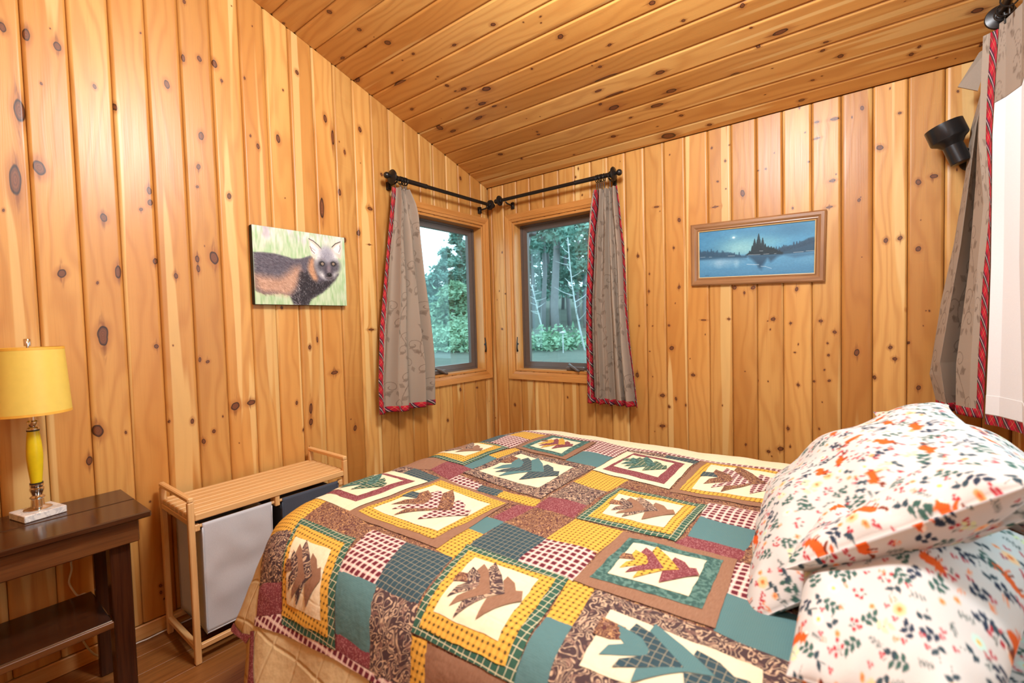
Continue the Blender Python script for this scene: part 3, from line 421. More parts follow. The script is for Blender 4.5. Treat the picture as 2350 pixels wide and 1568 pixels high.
# windows ---------------------------------------------------------------------------------------------------
def window(idx, P, op, hmat, lever_a, crank_a, near_lo):
    """P(a, n, z)->xyz; op opening; n>0 into the room"""
    a0, a1, z0, z1 = op; root = bpy.data.objects.new('window_%d' % idx, None); COL.objects.link(root); struct(root)
    def ring(name, o, i, nf, nb, mh, mv):
        """o,i = rects (a0,a1,z0,z1), front faces nf (outer, inner), back nb"""
        oc = [(o[0], o[2]), (o[1], o[2]), (o[1], o[3]), (o[0], o[3])]; ic = [(i[0], i[2]), (i[1], i[2]), (i[1], i[3]), (i[0], i[3])]
        for k in range(4):
            q = [oc[k], oc[(k+1) % 4], ic[(k+1) % 4], ic[k]]; nn = [nf[0], nf[0], nf[1], nf[1]]
            V = [P(a, n_, z) for (a, z), n_ in zip(q, nn)] + [P(a, nb, z) for a, z in q]
            m = MB().add(V, [(0, 1, 2, 3), (7, 6, 5, 4), (0, 4, 5, 1), (1, 5, 6, 2), (2, 6, 7, 3), (3, 7, 4, 0)])
            m.build(name, mh if k in (0, 2) else mv, root)
    g = lambda r, d: (r[0]-d, r[1]+d, r[2]-d, r[3]+d)
    E = .0005
    ring('casing', g(op, .066), g(op, .026), (.020, .017), E, hmat, TRIM_V)
    ring('casing_step', g(op, .0255), g(op, .006), (.013, .010), E, hmat, TRIM_V)
    ring('jamb', g(op, -.001), g(op, -.016), (.006, .006), -.075, hmat, TRIM_V)
    ring('outer_frame', g(op, -.001), g(op, -.030), (-.0755, -.079), -.13, BRONZE, BRONZE)
    ring('sash', g(op, -.0305), g(op, -.068), (-.086, -.094), -.122, BRONZE, BRONZE)
    q = g(op, -.066); V = [P(a, n_, z) for n_ in (-.103, -.108) for a, z in ((q[0], q[2]), (q[1], q[2]), (q[1], q[3]), (q[0], q[3]))]
    MB().add(V, [(0, 1, 2, 3), (7, 6, 5, 4), (0, 4, 5, 1), (1, 5, 6, 2), (2, 6, 7, 3), (3, 7, 4, 0)]).build('pane', GLASS, root)
    # latch lever on the jamb face
    if lever_a is not None:
        m = MB(); m.tube([P(lever_a, .0135, 1.215), P(lever_a, .020, 1.17), P(lever_a, .022, 1.125), P(lever_a, .017, 1.10)], [.0035, .005, .006, .008], 8)
        l = m.build('latch_lever', IRON, root, True)
        m = MB(); m.tube([P(lever_a-.006, .0135, 1.16), P(lever_a+.006, .0135, 1.16)], .008, 8); m.build('latch_plate', IRON, l)
    # crank operator on the sill
    c = crank_a; pa = lambda a, n_, z: P(a, n_, z); zs = z0
    def bxp(m, A0, A1, n0, n1, Z0, Z1, ch=.003):
        p, r = P(A0, n0, Z0), P(A1, n1, Z1); lo = [min(p[i], r[i]) for i in range(3)]; hi = [max(p[i], r[i]) for i in range(3)]
        m.box(lo[0], hi[0], lo[1], hi[1], lo[2], hi[2], ch)
    m = MB(); bxp(m, c-.075, c+.075, -.040, -.010, zs+.0165, zs+.046, .007); cb = m.build('crank_body', BRONZE, root)
    m = MB(); m.tube([P(c-.045, -.012, zs+.065), P(c-.01, .008, zs+.048), P(c+.03, .014, zs+.026), P(c+.055, .012, zs+.018)], [.008, .010, .010, .008], 8); m.build('crank_handle', BRONZE, cb, True)
    return root
P1 = lambda a, n_, z: (n_, a, z)
P2 = lambda a, n_, z: (a, -n_, z)
window(1, P1, W1O, TRIM_Y, -.128+.03, -.59, True)
window(2, P2, W2O, TRIM_X, .255+.026, .78, True)
P3 = lambda a, n_, z: (3.0-n_, a, z)
window(3, P3, W3O, TRIM_Y, None, -1.4, True)
# ------------------------------------------------------------------ rasters for printed / woven surfaces (drawn here, stored as vertex colours)
class Ras:
    def __init__(s, w, h, bg): s.w, s.h = w, h; s.a = np.empty((h, w, 3)); s.a[:] = np.array(bg)/255.; s.Y, s.X = np.mgrid[0:h, 0:w].astype(float)
    def blend(s, m, c):
        s.a += (np.array(c)/255. - s.a)*m[..., None]
    def sub(s, x0, x1, y0, y1, pad=2):
        return max(0, int(x0)-pad), min(s.w, int(x1)+pad+1), max(0, int(y0)-pad), min(s.h, int(y1)+pad+1)
    def poly(s, pts, c, al=1.0, soft=.7):
        p = np.array(pts, float); x0, x1, y0, y1 = s.sub(p[:, 0].min(), p[:, 0].max(), p[:, 1].min(), p[:, 1].max(), int(soft)+2)
        if x1 <= x0 or y1 <= y0: return
        X, Y = s.X[y0:y1, x0:x1], s.Y[y0:y1, x0:x1]; ins = np.zeros(X.shape, bool); d = np.full(X.shape, 1e9)
        for i in range(len(p)):
            ax, ay = p[i]; bx, by = p[(i+1) % len(p)]
            if ay != by:
                ins ^= ((ay > Y) != (by > Y)) & (X < (bx-ax)*(Y-ay)/(by-ay)+ax)
            L2 = (bx-ax)**2+(by-ay)**2+1e-9; t = np.clip(((X-ax)*(bx-ax)+(Y-ay)*(by-ay))/L2, 0, 1)
            d = np.minimum(d, np.hypot(X-ax-t*(bx-ax), Y-ay-t*(by-ay)))
        sd = np.where(ins, d, -d); m = np.clip(sd/soft*.5+.5, 0, 1)*al
        sub = s.a[y0:y1, x0:x1]; sub += (np.array(c)/255.-sub)*m[..., None]
    def ell(s, cx, cy, rx, ry, c, ang=0, al=1.0, soft=.12):
        R = max(rx, ry)*(1+soft)+2; x0, x1, y0, y1 = s.sub(cx-R, cx+R, cy-R, cy+R)
        if x1 <= x0 or y1 <= y0: return
        X, Y = s.X[y0:y1, x0:x1]-cx, s.Y[y0:y1, x0:x1]-cy; ca, sa = math.cos(ang), math.sin(ang)
        d = np.hypot((X*ca+Y*sa)/rx, (-X*sa+Y*ca)/ry); m = np.clip((1-d)/soft*.5+.5, 0, 1)*al
        sub = s.a[y0:y1, x0:x1]; sub += (np.array(c)/255.-sub)*m[..., None]
    def line(s, pts, wd, c, al=1.0):
        p = np.array(pts, float)
        for i in range(len(p)-1):
            ax, ay = p[i]; bx, by = p[i+1]; x0, x1, y0, y1 = s.sub(min(ax, bx)-wd, max(ax, bx)+wd, min(ay, by)-wd, max(ay, by)+wd)
            if x1 <= x0 or y1 <= y0: continue
            X, Y = s.X[y0:y1, x0:x1], s.Y[y0:y1, x0:x1]; L2 = (bx-ax)**2+(by-ay)**2+1e-9
            t = np.clip(((X-ax)*(bx-ax)+(Y-ay)*(by-ay))/L2, 0, 1); d = np.hypot(X-ax-t*(bx-ax), Y-ay-t*(by-ay))
            m = np.clip((wd/2-d)+.5, 0, 1)*al; sub = s.a[y0:y1, x0:x1]; sub += (np.array(c)/255.-sub)*m[..., None]
    def sample(s, u, v, wrap=True):
        """u,v in pixels (arrays) -> linear colour"""
        if wrap: u = np.mod(u, s.w); v = np.mod(v, s.h)
        else: u = np.clip(u, 0, s.w-1.001); v = np.clip(v, 0, s.h-1.001)
        i0 = np.floor(u).astype(int); j0 = np.floor(v).astype(int); fu, fv = (u-i0)[..., None], (v-j0)[..., None]
        i1 = (i0+1) % s.w; j1 = (j0+1) % s.h; i0 %= s.w; j0 %= s.h
        c = (s.a[j0, i0]*(1-fu)+s.a[j0, i1]*fu)*(1-fv)+(s.a[j1, i0]*(1-fu)+s.a[j1, i1]*fu)*fv
        return lin_np(np.clip(c, 0, 1))
def fnoise(h, w, sy, sx, seed, oct=3):
    r = np.random.default_rng(seed); o = np.zeros((h, w)); amp = 1; tot = 0
    for k in range(oct):
        gy, gx = max(2, int(h/sy*2**k)+2), max(2, int(w/sx*2**k)+2); g = r.random((gy, gx))
        y = np.linspace(0, gy-1.001, h); x = np.linspace(0, gx-1.001, w); iy, ix = y.astype(int), x.astype(int); fy, fx = (y-iy)[:, None], (x-ix)[None]
        fy = fy*fy*(3-2*fy); fx = fx*fx*(3-2*fx)
        o += amp*((g[iy][:, ix]*(1-fx)+g[iy][:, ix+1]*fx)*(1-fy)+(g[iy+1][:, ix]*(1-fx)+g[iy+1][:, ix+1]*fx)*fy); tot += amp; amp *= .5
    return o/tot
def homog(src, dst):
    A = []
    for (x, y), (u, v) in zip(src, dst):
        A.append([x, y, 1, 0, 0, 0, -u*x, -u*y, -u]); A.append([0, 0, 0, x, y, 1, -v*x, -v*y, -v])
    h = np.linalg.svd(np.array(A, float))[2][-1].reshape(3, 3)
    def f(pts):
        p = np.c_[np.array(pts, float), np.ones(len(pts))] @ h.T; return p[:, :2]/p[:, 2:]
    return f
# --- photograph of a fox on canvas
def fox_raster():
    R = fox_base(); g = R.a.mean(2, keepdims=True); R.a = np.clip((g+(R.a-g)*.74)*1.06+.035, 0, 1); return R
def fox_base():
    w, h = 360, 288; R = Ras(w, h, (178, 200, 160)); H = homog([(120, 240), (1460, 405), (1505, 1390), (195, 1390)], [(0, 0), (w, 0), (w, h), (0, h)])
    P = lambda *p: H(p)
    n1 = fnoise(h, w, 60, 50, 1); n2 = fnoise(h, w, 40, 7, 2); yy = R.Y/h
    R.blend(np.clip(1.25-yy*3.6, 0, 1)*np.clip(n1*1.9-.25, 0, 1), (208, 200, 204)); R.blend(np.clip(n1*3-1.7, 0, 1)*np.clip(1.3-yy*2.2, 0, 1), (170, 160, 168))
    R.blend(np.clip(n2*2.2-.8, 0, 1)*.6, (112, 176, 92)); R.blend(np.clip(fnoise(h, w, 30, 4, 5)*3-1.9, 0, 1)*.55, (196, 216, 176)); R.blend(np.clip((yy-.7)*2, 0, 1)*.35*n2, (92, 140, 76))
    body = P((150, 640), (300, 640), (450, 655), (600, 690), (720, 725), (830, 722), (900, 700), (970, 675), (1080, 760), (1180, 960), (1380, 930), (1330, 1010), (1250, 1100), (1150, 1200), (1050, 1260), (985, 1300), (945, 1390), (750, 1390), (720, 1320), (690, 1260), (560, 1225), (430, 1235), (310, 1240), (190, 1190), (165, 900))
    R.poly(body, (80, 74, 88), 1, 3)
    R.poly(P((165, 960), (330, 980), (520, 1000), (640, 930), (720, 850), (810, 830), (835, 900), (815, 1010), (780, 1130), (720, 1220), (640, 1250), (430, 1220), (300, 1220), (190, 1150)), (196, 140, 104), .85, 16)
    R.poly(P((935, 850), (960, 730), (1020, 700), (1030, 860), (1075, 1000), (1060, 1060), (1000, 1020), (950, 930)), (196, 132, 84), .9, 8)
    R.poly(P((820, 900), (920, 900), (1000, 1020), (1090, 1060), (1220, 1020), (1370, 940), (1330, 1020), (1250, 1110), (1140, 1205), (1030, 1270), (985, 1300), (945, 1390), (750, 1390), (700, 1270), (780, 1150)), (34, 28, 34), .88, 8)
    r = np.random.default_rng(3); q = []
    for i in range(5200):
        x, y = r.uniform(150, 1380), r.uniform(640, 1390); q.append((x, y))
    qp = H(q); base = R.a.copy(); hsh = fnoise(h, w, 20, 30, 9)
    bm = Ras(w, h, (0, 0, 0)); bm.poly(body, (255, 255, 255), 1, 2); bmask = bm.a[..., 0]
    for (x, y), (sx, sy) in zip(qp, q):
        if not (0 <= x < w and 0 <= y < h) or bmask[int(y), int(x)] < .5: continue
        c = base[int(y), int(x)]*255; ang = math.radians(18 + (sy-640)*.06 + r.normal()*14) if sx < 820 else math.radians(75 + r.normal()*25)
        L = r.uniform(5, 11) if sx < 820 else r.uniform(3, 7); k = r.random()
        dark = c.mean() < 80
        col = np.clip(c + (r.uniform(60, 140) if (dark and k < .52) else r.uniform(-40, 35)), 0, 235)
        if dark and sx > 820: col = np.clip(c + (r.uniform(30, 90) if k < .4 else -20), 0, 200)
        R.line([(x, y), (x+L*math.cos(ang), y+L*math.sin(ang)*.9)], r.uniform(.8, 1.7), col, .75)
    # head
    R.poly(P((940, 430), (965, 432), (1010, 470), (1070, 520), (1135, 590), (1140, 640), (1060, 690), (1010, 720), (975, 600), (950, 520)), (216, 184, 168), 1, 1.5)
    R.poly(P((965, 470), (1005, 500), (1090, 580), (1100, 640), (1040, 660), (995, 640), (965, 540)), (232, 214, 214), .9, 3)
    R.line(P((945, 430), (1010, 462), (1080, 520), (1138, 585)), 3, (44, 34, 36)); R.line(P((965, 540), (990, 600), (1030, 640)), 3.2, (70, 56, 64), .7); R.line(P((985, 560), (1040, 600)), 2, (110, 96, 104), .7)
    R.poly(P((1400, 468), (1418, 500), (1420, 600), (1405, 720), (1330, 660), (1255, 610), (1290, 540), (1350, 490)), (214, 180, 162), 1, 1.5)
    R.poly(P((1390, 490), (1405, 560), (1395, 650), (1330, 625), (1290, 580), (1340, 520)), (228, 212, 214), .9, 3)
    R.line(P((1280, 545), (1330, 495), (1400, 466)), 3, (44, 34, 36)); R.line(P((1380, 620), (1400, 560), (1392, 520)), 2.6, (80, 64, 72), .7)
    c = P((1215, 790))[0]; R.ell(c[0], c[1], 51, 63, (206, 208, 212), .05, 1, .16)
    c = P((1200, 650))[0]; R.ell(c[0], c[1], 27, 30, (150, 150, 168), 0, .95, .5)
    c = P((1215, 760))[0]; R.ell(c[0], c[1], 22, 44, (134, 134, 150), 0, .9, .6)
    for ex, ey, rx, ry in ((1125, 820, 21, 26), (1325, 830, 22, 27)):
        c = P((ex, ey))[0]; R.ell(c[0], c[1], rx, ry, (58, 54, 66), .2, .85, .5)
    for ex in (1140, 1300):
        c = P((ex, 790))[0]; R.ell(c[0], c[1], 12, 10, (22, 20, 24), 0, 1, .3)
    c = P((1230, 890))[0]; R.ell(c[0], c[1], 21, 30, (60, 54, 68), 0, .95, .35); c = P((1240, 860))[0]; R.ell(c[0], c[1], 8, 20, (140, 120, 128), 0, .7, .6)
    c = P((1245, 975))[0]; R.ell(c[0], c[1], 17, 11, (60, 52, 60), 0, 1, .4); R.line(P((1200, 985), (1245, 992), (1290, 975)), 1.6, (190, 180, 180), .7)
    c = P((1248, 945))[0]; R.ell(c[0], c[1], 9.5, 7.5, (12, 11, 14), 0, 1, .25); c = P((1244, 936))[0]; R.ell(c[0], c[1], 3, 1.6, (120, 118, 126), 0, .7, .5)
    for ex in (1145, 1302):
        c = P((ex, 790))[0]; R.ell(c[0], c[1], 5.2, 5.2, (176, 148, 116), 0, 1, .25); R.ell(c[0], c[1], 2.3, 2.6, (10, 9, 10), 0, 1, .3); R.ell(c[0]+1.4, c[1]-1.6, .9, .9, (250, 250, 250), 0, .9, .5)
    for i in range(900):
        a = r.uniform(0, 2*PI); rad = r.uniform(.35, 1.02); c = P((1215, 790))[0]; x, y = c[0]+51*rad*math.cos(a), c[1]+63*rad*math.sin(a)
        if not (0 <= x < w-1 and 0 <= y < h-1): continue
        cc = R.a[int(y), int(x)]*255
        if cc.mean() < 70 and rad < .6: continue
        L = r.uniform(2, 5); R.line([(x, y), (x+L*math.cos(a), y+L*math.sin(a))], .9, np.clip(cc+r.uniform(-45, 35), 0, 255), .6)
    return R
# --- oil painting: misty lake, conifer island
def lake_raster():
    R = lake_base(); R.a = np.clip(R.a*1.0+.02*np.array([.4, .8, 1.0]), 0, 1); return R
def lake_base():
    w, h = 400, 190; R = Ras(w, h, (78, 150, 190)); H = homog([(275, 450), (2015, 270), (2005, 1095), (275, 1160)], [(0, 0), (w, 0), (w, h), (0, h)])
    P = lambda *p: H(p); yy = R.Y/h; xx = R.X/w
    n = fnoise(h, w, 60, 140, 21, 4)
    R.blend(np.clip(n*2.2-.8, 0, 1)*.55, (38, 92, 132)); R.blend(np.exp(-((xx-.40)/.22)**2-((yy-.42)/.22)**2)*.85, (150, 205, 205)); R.blend(np.exp(-((xx-.62)/.16)**2-((yy-.32)/.10)**2)*.5, (120, 185, 200))
    R.blend(np.exp(-((xx-.85)/.25)**2-((yy-.12)/.16)**2)*.5, (44, 96, 128))
    water = np.clip((yy-.53)*20, 0, 1); R.blend(water, (84, 146, 184)); R.blend(water*np.clip(fnoise(h, w, 8, 120, 22)*2-.7, 0, 1)*.4, (104, 160, 190)); R.blend(water*np.clip((yy-.75)*3, 0, 1)*.5, (44, 96, 138))
    c = P((640, 900))[0]; R.ell(c[0], c[1], 46, 16, (150, 186, 208), 0, .6, .9); c = P((560, 930))[0]; R.ell(c[0], c[1], 12, 14, (160, 196, 216), 0, .5, .9); c = P((825, 930))[0]; R.ell(c[0], c[1], 7, 14, (170, 205, 220), 0, .5, .9)
    c = P((785, 535))[0]; R.ell(c[0], c[1], 9, 8, (140, 196, 214), 0, .6, .9); R.ell(c[0], c[1], 5.2, 4.0, (212, 236, 240), 0, 1, .4)
    r = np.random.default_rng(5)
    def spire(x, y, hh, c, al=1):
        p = H([(x, y), (x, y-hh)]); x0, y0 = p[0]; x1, y1 = p[1]
        for k in range(int(max(4, (y0-y1)*1.6))):
            t = k/max(4, (y0-y1)*1.6); wd = (1-t)*(y0-y1)*.20*r.uniform(.5, 1.2)+.5; yk = y0+(y1-y0)*t
            R.line([(x0-wd, yk+wd*.25), (x0, yk-.4), (x0+wd, yk+wd*.25)], 1.1, np.array(c)+r.uniform(-8, 14), al)
    R.poly(P((275, 770), (340, 740), (470, 760), (600, 765), (700, 760), (800, 790), (880, 815), (980, 815), (980, 850), (600, 855), (275, 880)), (44, 78, 102), .9, 3)
    for x in range(290, 900, 18): spire(x, 830, r.uniform(40, 130)*(1 if x < 650 else .6), (38, 72, 96), .7)
    R.poly(P((1400, 790), (1430, 720), (1550, 690), (1700, 650), (1800, 610), (1900, 550), (1990, 530), (2010, 560), (2008, 750), (1800, 775), (1500, 800)), (40, 70, 92), .95, 3)
    for x in range(1420, 2005, 22): spire(x, 760-(x-1400)*.28+30, r.uniform(50, 110), (34, 62, 84), .75)
    R.poly(P((275, 850), (900, 840), (980, 880), (640, 880), (275, 890)), (52, 92, 122), .5, 5); R.poly(P((1500, 800), (2008, 770), (2000, 800), (1700, 850)), (50, 88, 118), .6, 5)
    # island
    R.poly(P((960, 810), (1040, 745), (1110, 700), (1270, 680), (1390, 700), (1450, 745), (1530, 770), (1510, 795), (1200, 812)), (18, 34, 40), 1, 2)
    for x, b, hh in ((1095, 770, 215), (1060, 790, 130), (1155, 760, 285), (1135, 780, 200), (1215, 765, 225), (1185, 780, 160), (1255, 780, 150), (1300, 775, 110), (1345, 780, 110), (1385, 785, 100), (1430, 790, 70), (1020, 800, 60), (1470, 790, 60)): spire(x, b, hh, (16, 34, 40))
    R.poly(P((970, 812), (1510, 795), (1430, 840), (1340, 915), (1290, 860), (1235, 930), (1170, 1000), (1140, 960), (1060, 880)), (28, 56, 78), .75, 6)
    R.poly(P((1140, 900), (1260, 900), (1200, 1040), (1150, 1010)), (30, 64, 90), .5, 6)
    for a, b in (((1000, 805), (1180, 800)), ((1230, 795), (1310, 790)), ((1390, 790), (1420, 786)), ((1680, 770), (1830, 760)), ((1870, 748), (2005, 742)), ((290, 838), (360, 836)), ((420, 836), (460, 835)), ((700, 820), (800, 818)), ((1170, 745), (1220, 744))): R.line(P(a, b), 1.3, (206, 214, 220), .85)
    R.line(P((980, 948), (1090, 955), (1160, 955)), 1.8, (205, 225, 235), .9); R.line(P((1190, 980), (1260, 985), (1350, 1016)), 1.5, (205, 225, 235), .85)
    R.line(P((358, 1128), (372, 1118), (380, 1126), (392, 1117), (404, 1125), (418, 1119)), .9, (30, 50, 70), .8)
    R.blend(fnoise(h, w, 3, 5, 31)*.18, (30, 60, 90)); return R
# --- woodland print of the bedding : tile .42 m
def print_raster():
    S = 840; R = Ras(S, S, (204, 201, 198)); r = np.random.default_rng(17); k = 2.0    # px per mm
    placed = []
    def spot(rad):
        for _ in range(400):
            x, y = r.uniform(0, S, 2); ok = True
            for (px_, py_, pr) in placed:
                dx = abs(x-px_); dx = min(dx, S-dx); dy = abs(y-py_); dy = min(dy, S-dy)
                if dx*dx+dy*dy < (rad+pr)**2: ok = False; break
            if ok: placed.append((x, y, rad)); return x, y
        return None
    def wrap(fn, x, y, rad):
        for ox in (-S, 0, S):
            for oy in (-S, 0, S):
                if -rad*1.5 < x+ox < S+rad*1.5 and -rad*1.5 < y+oy < S+rad*1.5: fn(x+ox, y+oy)
    def leaf(x, y, a, L, wd, c):
        ca, sa = math.cos(a), math.sin(a); p = []
        for t in np.linspace(0, 1, 9): p.append((t*L, wd*math.sin(PI*t**.8)))
        for t in np.linspace(1, 0, 9)[1:-1]: p.append((t*L, -wd*math.sin(PI*t**.8)))
        R.poly([(x+ca*u-sa*v, y+sa*u+ca*v) for u, v in p], c)
    def fox(a, fl):
        def f(x, y):
            T = lambda u, v: (x+(u*fl*math.cos(a)-v*1.45*math.sin(a))*k*1.12, y+(u*fl*math.sin(a)+v*1.45*math.cos(a))*k*1.12)
            O = (214, 92, 34); D = (120, 50, 28)
            R.poly([T(-16, -1), (T(-12, -6)), T(-2, -7), T(8, -6), T(13, -2), T(12, 4), T(4, 5), T(-8, 5), T(-14, 4)], O)
            R.poly([T(10, -4), T(13, -12), T(15, -8), T(19, -8), T(21, -12), T(22, -6), T(27, -1), T(21, 3), T(14, 3)], O); R.poly([T(22, -1), T(27, -1), T(22, 3), T(16, 3)], (245, 232, 220))
            R.poly([T(-13, 2), T(-24, 5), T(-32, 2), T(-28, 8), T(-18, 9)], D); R.poly([T(-28, 3), T(-34, 1), T(-31, 7)], (240, 226, 214))
            for lx in (-12, -7, 6, 11): R.line([T(lx, 3), T(lx+1, 11)], 5.5, D if lx in (-7, 6) else O)
        return f
    def sprig(a, c, n=6):
        def f(x, y):
            for i in range(n):
                t = i*4.4*k; bx, by = x+math.cos(a)*t, y+math.sin(a)*t
                for s in (-1, 1): R.line([(bx, by), (bx+math.cos(a+s*.9)*6*k, by+math.sin(a+s*.9)*6*k)], 2.6, c)
            R.line([(x, y), (x+math.cos(a)*n*4.4*k, y+math.sin(a)*n*4.4*k)], 2, c)
        return f
    def berries(a):
        def f(x, y):
            for j, b in enumerate((-.7, -.2, .35, .8)):
                L = (13+6*((j*7) % 3))*k; ex, ey = x+math.cos(a+b)*L, y+math.sin(a+b)*L; R.line([(x, y), (x+math.cos(a+b*.5)*L*.6, y+math.sin(a+b*.5)*L*.6), (ex, ey)], 1.5, (84, 92, 88)); R.ell(ex, ey, 3.6*k, 3.6*k, (172, 38, 48), 0, 1, .2)
        return f
    def bunch(a, c, n=5):
        def f(x, y):
            R.line([(x-math.cos(a)*12*k, y-math.sin(a)*12*k), (x+math.cos(a)*14*k, y+math.sin(a)*14*k)], 1.8, (70, 84, 84))
            for i in range(n):
                t = (-12+i*6.6)*k; s = 1 if i % 2 else -1; leaf(x+math.cos(a)*t, y+math.sin(a)*t, a+s*.95, 16*k, 4.7*k, c)
        return f
    def bloom(c1, c2, rr):
        def f(x, y):
            for i in range(6): R.ell(x+math.cos(i*PI/3)*rr*k*.6, y+math.sin(i*PI/3)*rr*k*.6, rr*k*.55, rr*k*.5, c1, 0, .85, .3)
            R.ell(x, y, rr*k*.38, rr*k*.38, c2, 0, 1, .4)
        return f
    U = lambda: r.uniform(0, 2*PI)
    for rad, num, fn in ((54, 10, lambda: fox(r.uniform(-.5, .5)+(PI/2 if r.random() < .3 else 0), r.choice([-1, 1]))), (42, 18, lambda: bunch(U(), (58, 92, 84))), (36, 16, lambda: bunch(U(), (40, 52, 72), 4)),
                         (40, 14, lambda: berries(U())), (34, 6, lambda: bloom((242, 190, 140), (228, 110, 50), 11)), (32, 5, lambda: bloom((190, 224, 214), (232, 180, 80), 10)), (38, 12, lambda: sprig(U(), (88, 100, 98))),
                         (34, 7, lambda: bunch(U(), (206, 214, 168), 4)), (20, 16, lambda: bloom((240, 150, 90), (220, 90, 50), 5)), (26, 20, lambda: sprig(U(), (228, 140, 96), 3)), (24, 26, lambda: bunch(U(), (52, 70, 80), 2)), (12, 80, None)):
        for _ in range(num):
            p = spot(rad*.70)
            if p is None: continue
            if fn is None:
                wrap(lambda x, y: [R.ell(x+dx*k, y+dy*k, 2.4*k, 2.4*k, (176, 44, 54), 0, 1, .25) for dx, dy in ((0, 0), (4.5, 3), (-2, 5.5))], *p, 20)
            else: wrap(fn(), *p, rad*1.3)
    return R
# --- vine embroidery of the curtains : tile .40 x .52 m
def vine_raster():
    w, h = 400, 520; R = Ras(w, h, (156, 140, 124)); R.blend(fnoise(h, w, 2, 40, 41)*.10, (134, 118, 104)); r = np.random.default_rng(8); C1 = (112, 96, 83)
    def spiral(x, y, a, rad, s, wd=3.2):
        p = []
        for t in np.linspace(0, 1, 26):
            th = a+s*t*7.0; q = rad*(1-t*.85); p.append((x+q*math.cos(th), y+q*math.sin(th)))
        R.line(p, wd, C1, .85)
    def leaf(x, y, a, L):
        ca, sa = math.cos(a), math.sin(a); q = [(0, 0), (.25, .22), (.5, .30), (.62, .2), (1, 0), (.62, -.2), (.5, -.30), (.25, -.22)]
        R.poly([(x+(ca*u-sa*v)*L, y+(sa*u+ca*v)*L) for u, v in q], C1, .5); R.line([(x, y), (x+ca*L, y+sa*L)], 1, (104, 88, 76), .8)
    for c in range(2):
        for ox in (-w, 0, w):
            p = [(ox+60+c*200+48*math.sin(2*PI*t/h*1+c*2), t) for t in range(-10, h+12, 6)]; R.line(p, 3.0, C1, .85)
        for i in range(6):
            t = i*h/6+c*40+r.uniform(-8, 8); x = 60+c*200+48*math.sin(2*PI*t/h+c*2); s = 1 if i % 2 else -1
            for ox in (-w, 0, w):
                for oy in (-h, 0, h):
                    spiral(x+ox+s*34, t+oy+10, PI if s > 0 else 0, 40, s); leaf(x+ox-s*4, t+oy-14, (-.6 if s < 0 else PI+.6), 50); leaf(x+ox+s*60, t+oy+34, .9*s+.4, 40); leaf(x+ox+s*20, t+oy+44, 1.3, 32)
    return R
FOX = fox_raster(); LAKE = lake_raster(); PRT = print_raster(); VINE = vine_raster()
def gridfaces(r, c):
    I = np.arange(r*c).reshape(r, c); return np.stack([I[:-1, :-1], I[:-1, 1:], I[1:, 1:], I[1:, :-1]], -1).reshape(-1, 4)
# ------------------------------------------------------------------ bed
QD = json.loads(QUILT); QP = QD['qp']
def quilt0(u, v):
    xf, yn, yf, z0, cr, R, rc, ft, fl_, bw = QP
    u = np.asarray(u, float); v = np.asarray(v, float); x0, x1 = xf+R, 3.5; y0, y1 = yn+R, yf-R
    ax = np.clip(u, x0+rc, x1); ay = np.clip(v, y0+rc, y1-rc); dx, dy = u-ax, v-ay; d = np.hypot(dx, dy); s = np.maximum(d-rc, 0)
    nx = np.where(d > 1e-9, dx/np.maximum(d, 1e-9), 0); ny = np.where(d > 1e-9, dy/np.maximum(d, 1e-9), 0); ins = np.minimum(d, rc)
    a = np.minimum(s/R, PI/2-fl_); h = R*np.sin(a); dr = R*(1-np.cos(a)); ex = np.maximum(s-R*(PI/2-fl_), 0); h = h+ex*math.sin(fl_); dr = dr+ex*math.cos(fl_)
    x = ax+nx*(ins+h); y = ay+ny*(ins+h); yc = (yn+yf)/2; hw = (yf-yn)/2; t = np.clip((y-yc)/hw, -1, 1)
    w = np.clip((1.45-x)/.5, 0, 1); w = w*w*(3-2*w); x = x-bw*(1-t*t)*w; z = z0-cr*t*t+ft*w*(1-t*t)-dr
    return np.stack([x, y, z], -1)
def wrinkle(u, v):
    o = np.empty(u.shape)
    for i in range(len(u)):
        p = Vector((u[i]*4.2, v[i]*4.2, .3)); q = Vector((u[i]*11, v[i]*11, 2.0))
        o[i] = mnoise.noise(p)*.006 + mnoise.noise(q)*.0040 + (mnoise.noise(Vector((u[i]*7, v[i]*7, 9.)))*.012 if (v[i] < -2.42 or u[i] < .86) else 0)
    return o
def quilt(u, v, off):
    u = np.asarray(u, float); v = np.asarray(v, float); e = 1e-4
    p = quilt0(u, v); n = np.cross(quilt0(u+e, v)-p, quilt0(u, v+e)-p); n /= np.linalg.norm(n, axis=1)[:, None]+1e-12
    return p + n*(wrinkle(u, v)+off)[:, None]
